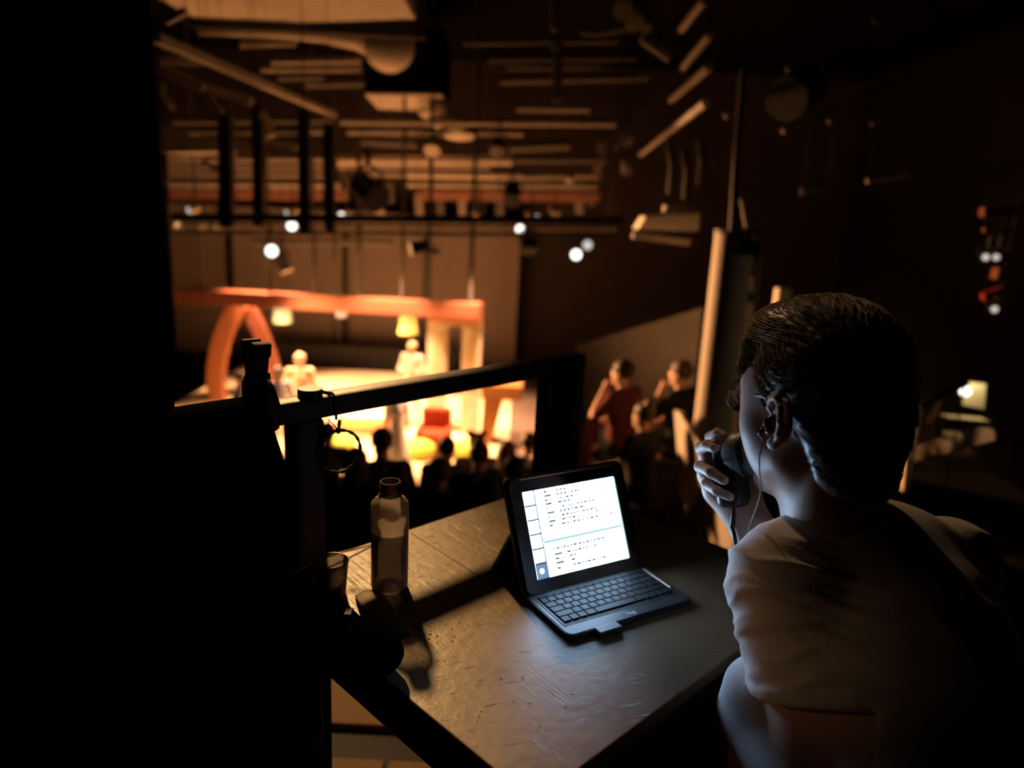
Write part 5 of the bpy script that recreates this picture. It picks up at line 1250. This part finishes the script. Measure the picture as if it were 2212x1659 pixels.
def tr_disp(P, Q):
    N = normals(P, Q); out = P.copy()
    for i in range(len(P)):
        p = V(P[i]); out[i] += N[i] * (0.004 * math.sin(p.z * 75 + 3 * noise.noise(p * 8)) * max(0, 1 - abs(p.z - .86) / .14) + .003 * noise.noise(p * 14))
    return out
tr = [C_(HL, KL, .092, .064, .03), C_(KL, AL, .063, .052, .02), C_(HRr, KR_, .098, .072, .03), C_(KR_, AR, .070, .055, .02), E_(P0_ + V((0, 0, -.01)), (.17, .135, .13), TM, .04)]
sld('trousers', [(tr, .0065)], tr_m, disp=tr_disp)
fd = V((-.35, .94, 0))
for A0 in (AL, AR):
    s_ = [C_(A0 + V((0, 0, -.045)) - fd * .03, A0 + V((0, 0, -.055)) + fd * .15, .042, .034, .02), C_(A0, A0 + V((0, 0, -.04)), .045, .045, .02)]
    sld('shoe', [(s_, .006)], mat('shoe_black', (.01, .01, .01), .5))
# stool under the person
t = empty('bar_stool', V((P0_.x, P0_.y, 0)), 'dark bar stool carrying the seated person at the desk', 'stool')
sx, sy = P0_.x, P0_.y
MB().lathe([(0, .545), (.16, .545), (.175, .555), (.175, .58), (.16, .59), (0, .59)], V((sx, sy, 0)), 32).build('seat', black_paint, t, smooth='auto')
for k in range(4):
    a = math.radians(45 + 90 * k); q = MB(); q.tube([V((sx + .10 * math.cos(a), sy + .10 * math.sin(a), .55)), V((sx + .20 * math.cos(a), sy + .20 * math.sin(a), 0))], .013, 10); q.build('leg', dark_steel, t, smooth='auto')
q = MB(); q.tube([V((sx + .165 * math.cos(a), sy + .165 * math.sin(a), .22)) for a in [k * math.tau / 32 for k in range(32)]], .009, 8, closed=True); q.build('foot_ring', dark_steel, t, smooth=True)
# footrest bar the feet stand on
q = MB(); q.bar(V((0.28, 0.98, 0.40)), V((0.60, 1.02, 0.40)), .10, .02); q.bar(V((.30, .98, 0)), V((.30, .98, .40)), .03, .03); q.bar(V((.58, 1.015, 0)), V((.58, 1.015, .40)), .03, .03)
tag(q.build('footrest', black_paint), 'low black footrest under the desk, before the stool', 'footrest')

# glasses
gm = mat('glasses_frame', (0.10, 0.07, 0.05), 0.25, 0.6, metal=0.6)
t = empty('eyeglasses', hp(0, .11, .018), 'thin round metal eyeglasses worn by the seated person', 'glasses')
lens_m = bottle_mat('lens_glass', (0.1, 0.09, 0.08), 0.03, 0.05)
for s in (-1, 1):
    q = MB(); q.tube([hp(s * (.035 + .024 * math.cos(a)), .119 - .006 * abs(math.cos(a)) * (1 if s * math.cos(a) > 0 else 0), .012 + .023 * math.sin(a)) for a in [k * math.tau / 40 for k in range(40)]], .0011, 8, closed=True); q.build('rim', gm, t, smooth=True)
    q = MB(); q.lathe([(0, .0008), (.023, .0), (.023, -.0012), (0, -.0004)], hp(s * .035, .118, .012), 32, HR @ Matrix.Rotation(math.radians(-90), 3, 'X')); q.build('lens', lens_m, t, smooth=True)
    q = MB(); q.tube([hp(s * .059, .112, .022), hp(s * .071, .098, .022), hp(s * .080, .02, .024), hp(s * .083, -.008, .022), hp(s * .080, -.022, .004)], [.0016, .0014, .0013, .0013, .0011], 8); q.build('temple', gm, t, smooth=True)
q = MB(); q.tube([hp(-.011, .119, .018), hp(0, .122, .022), hp(.011, .119, .018)], .0012, 8); q.build('bridge', gm, t, smooth=True)
# earphone with its wire
bud = mat('bud_black', (0.015, 0.016, 0.018), 0.15, 0.7)
pE = hp(-.089, -.012, -.008)
t = empty('earphone', pE, 'black earphone in the left ear with a thin wire hanging down', 'earphone')
MB().sphere(pE, 1, 12, scale=(.0065, .0105, .0125), rot=HR).build('bud', bud, t, smooth=True)
MB().tube([pE + HR @ V((-.004, .006, -.004)), pE + HR @ V((-.008, .010, -.014))], .0028, 10).build('stem', bud, t, smooth=True)
st = pE + HR @ V((-.008, .010, -.014)); dE = st.dot(_fw)
dpt = lambda x, y, k: atd(x, y, (V(st) - CAMP).dot(_fw) + k)
wp = [st, dpt(1648, 955, -.004), dpt(1641, 985, -.008), dpt(1641, 1020, -.012), dpt(1644, 1048, -.016), dpt(1640, 1080, -.008), dpt(1628, 1115, .015), dpt(1619, 1140, .04), dpt(1614, 1168, .065), dpt(1616, 1215, .10)]
cr = []
for i in range(len(wp) - 1):
    p0, p1, p2, p3 = wp[max(i - 1, 0)], wp[i], wp[i + 1], wp[min(i + 2, len(wp) - 1)]
    for s in range(5):
        u = s / 5; cr.append(0.5 * ((2 * p1) + (p2 - p0) * u + (2 * p0 - 5 * p1 + 4 * p2 - p3) * u * u + (3 * p1 - p0 - 3 * p2 + p3) * u ** 3))
cr.append(wp[-1])
MB().tube(cr, .0008, 8).build('wire', mat('wire_brown', (0.05, .035, .03), .4, .5), t, smooth=True)
# handset
hb_m = mat('handset_black', (0.013, 0.014, 0.016), 0.4, 0.5, bump=0.1, bump_scale=600)
hg_m = mat('handset_grey', (0.16, 0.19, 0.24), 0.4, 0.5)
hTop = ah(1572, 958, 1.078); hBot = ah(1588, 1096, 1.062)
hz = (hTop - hBot).normalized(); mouth = hp(0, .112, -.055)
hx = (mouth - hTop); hx = (hx - hz * hx.dot(hz)).normalized(); hy = hz.cross(hx)
HRm = Matrix((hx, hy, hz)).transposed()
t = empty('handset', hBot, 'black intercom handset held to the mouth of the seated person', 'handset')
Lh = (hTop - hBot).length
q = MB(); q.box((hTop + hBot) / 2, (.042, .048, Lh), HRm, bev=.012, seg=4); q.build('handset_body', hb_m, t, smooth='auto')
mc = hTop - hz * .018 + hx * .020
q = MB(); q.lathe([(0, -.024), (.026, -.022), (.033, -.012), (.035, 0), (.035, .024), (.031, .032), (.024, .034), (0, .034)], mc, 36, hx.to_track_quat('Z', 'Y').to_matrix()); q.build('mouthpiece', hg_m, t, smooth='auto')
q = MB(); q.lathe([(.0355, .004), (.0362, .006), (.0362, .012), (.0355, .014)], mc, 36, hx.to_track_quat('Z', 'Y').to_matrix()); q.build('mouthpiece_band', hb_m, t, smooth='auto')
q = MB(); q.box((hTop + hBot) / 2 - hz * .012 - hy * .0235, (.018, .006, .05), HRm, bev=.002); q.build('talk_button', mat('button_black', (.004, .004, .005), .5), t, smooth='auto')
kk = MB(); c0 = hBot - hz * .002; c1 = ah(1582, 1138, 1.052)
for k in range(9):
    p = c0.lerp(c1, k / 8); kk.tube([p, p + (c1 - c0).normalized() * .0028], .0052 - .00018 * k, 12)
kk.tube([c0 + hz * .01, c1], .0036, 10); kk.build('strain_relief', mat('relief_black', (.03, .03, .033), .25, .7), t, smooth='auto')
wp = [c1, ah(1588, 1165, 1.047), ah(1592, 1195, 1.045), ah(1596, 1240, 1.05), ah(1610, 1330, 1.06)]
MB().tube(wp, .0032, 10).build('cord', mat('cord_black', (.008, .008, .008), .4, .4), t, smooth=True)
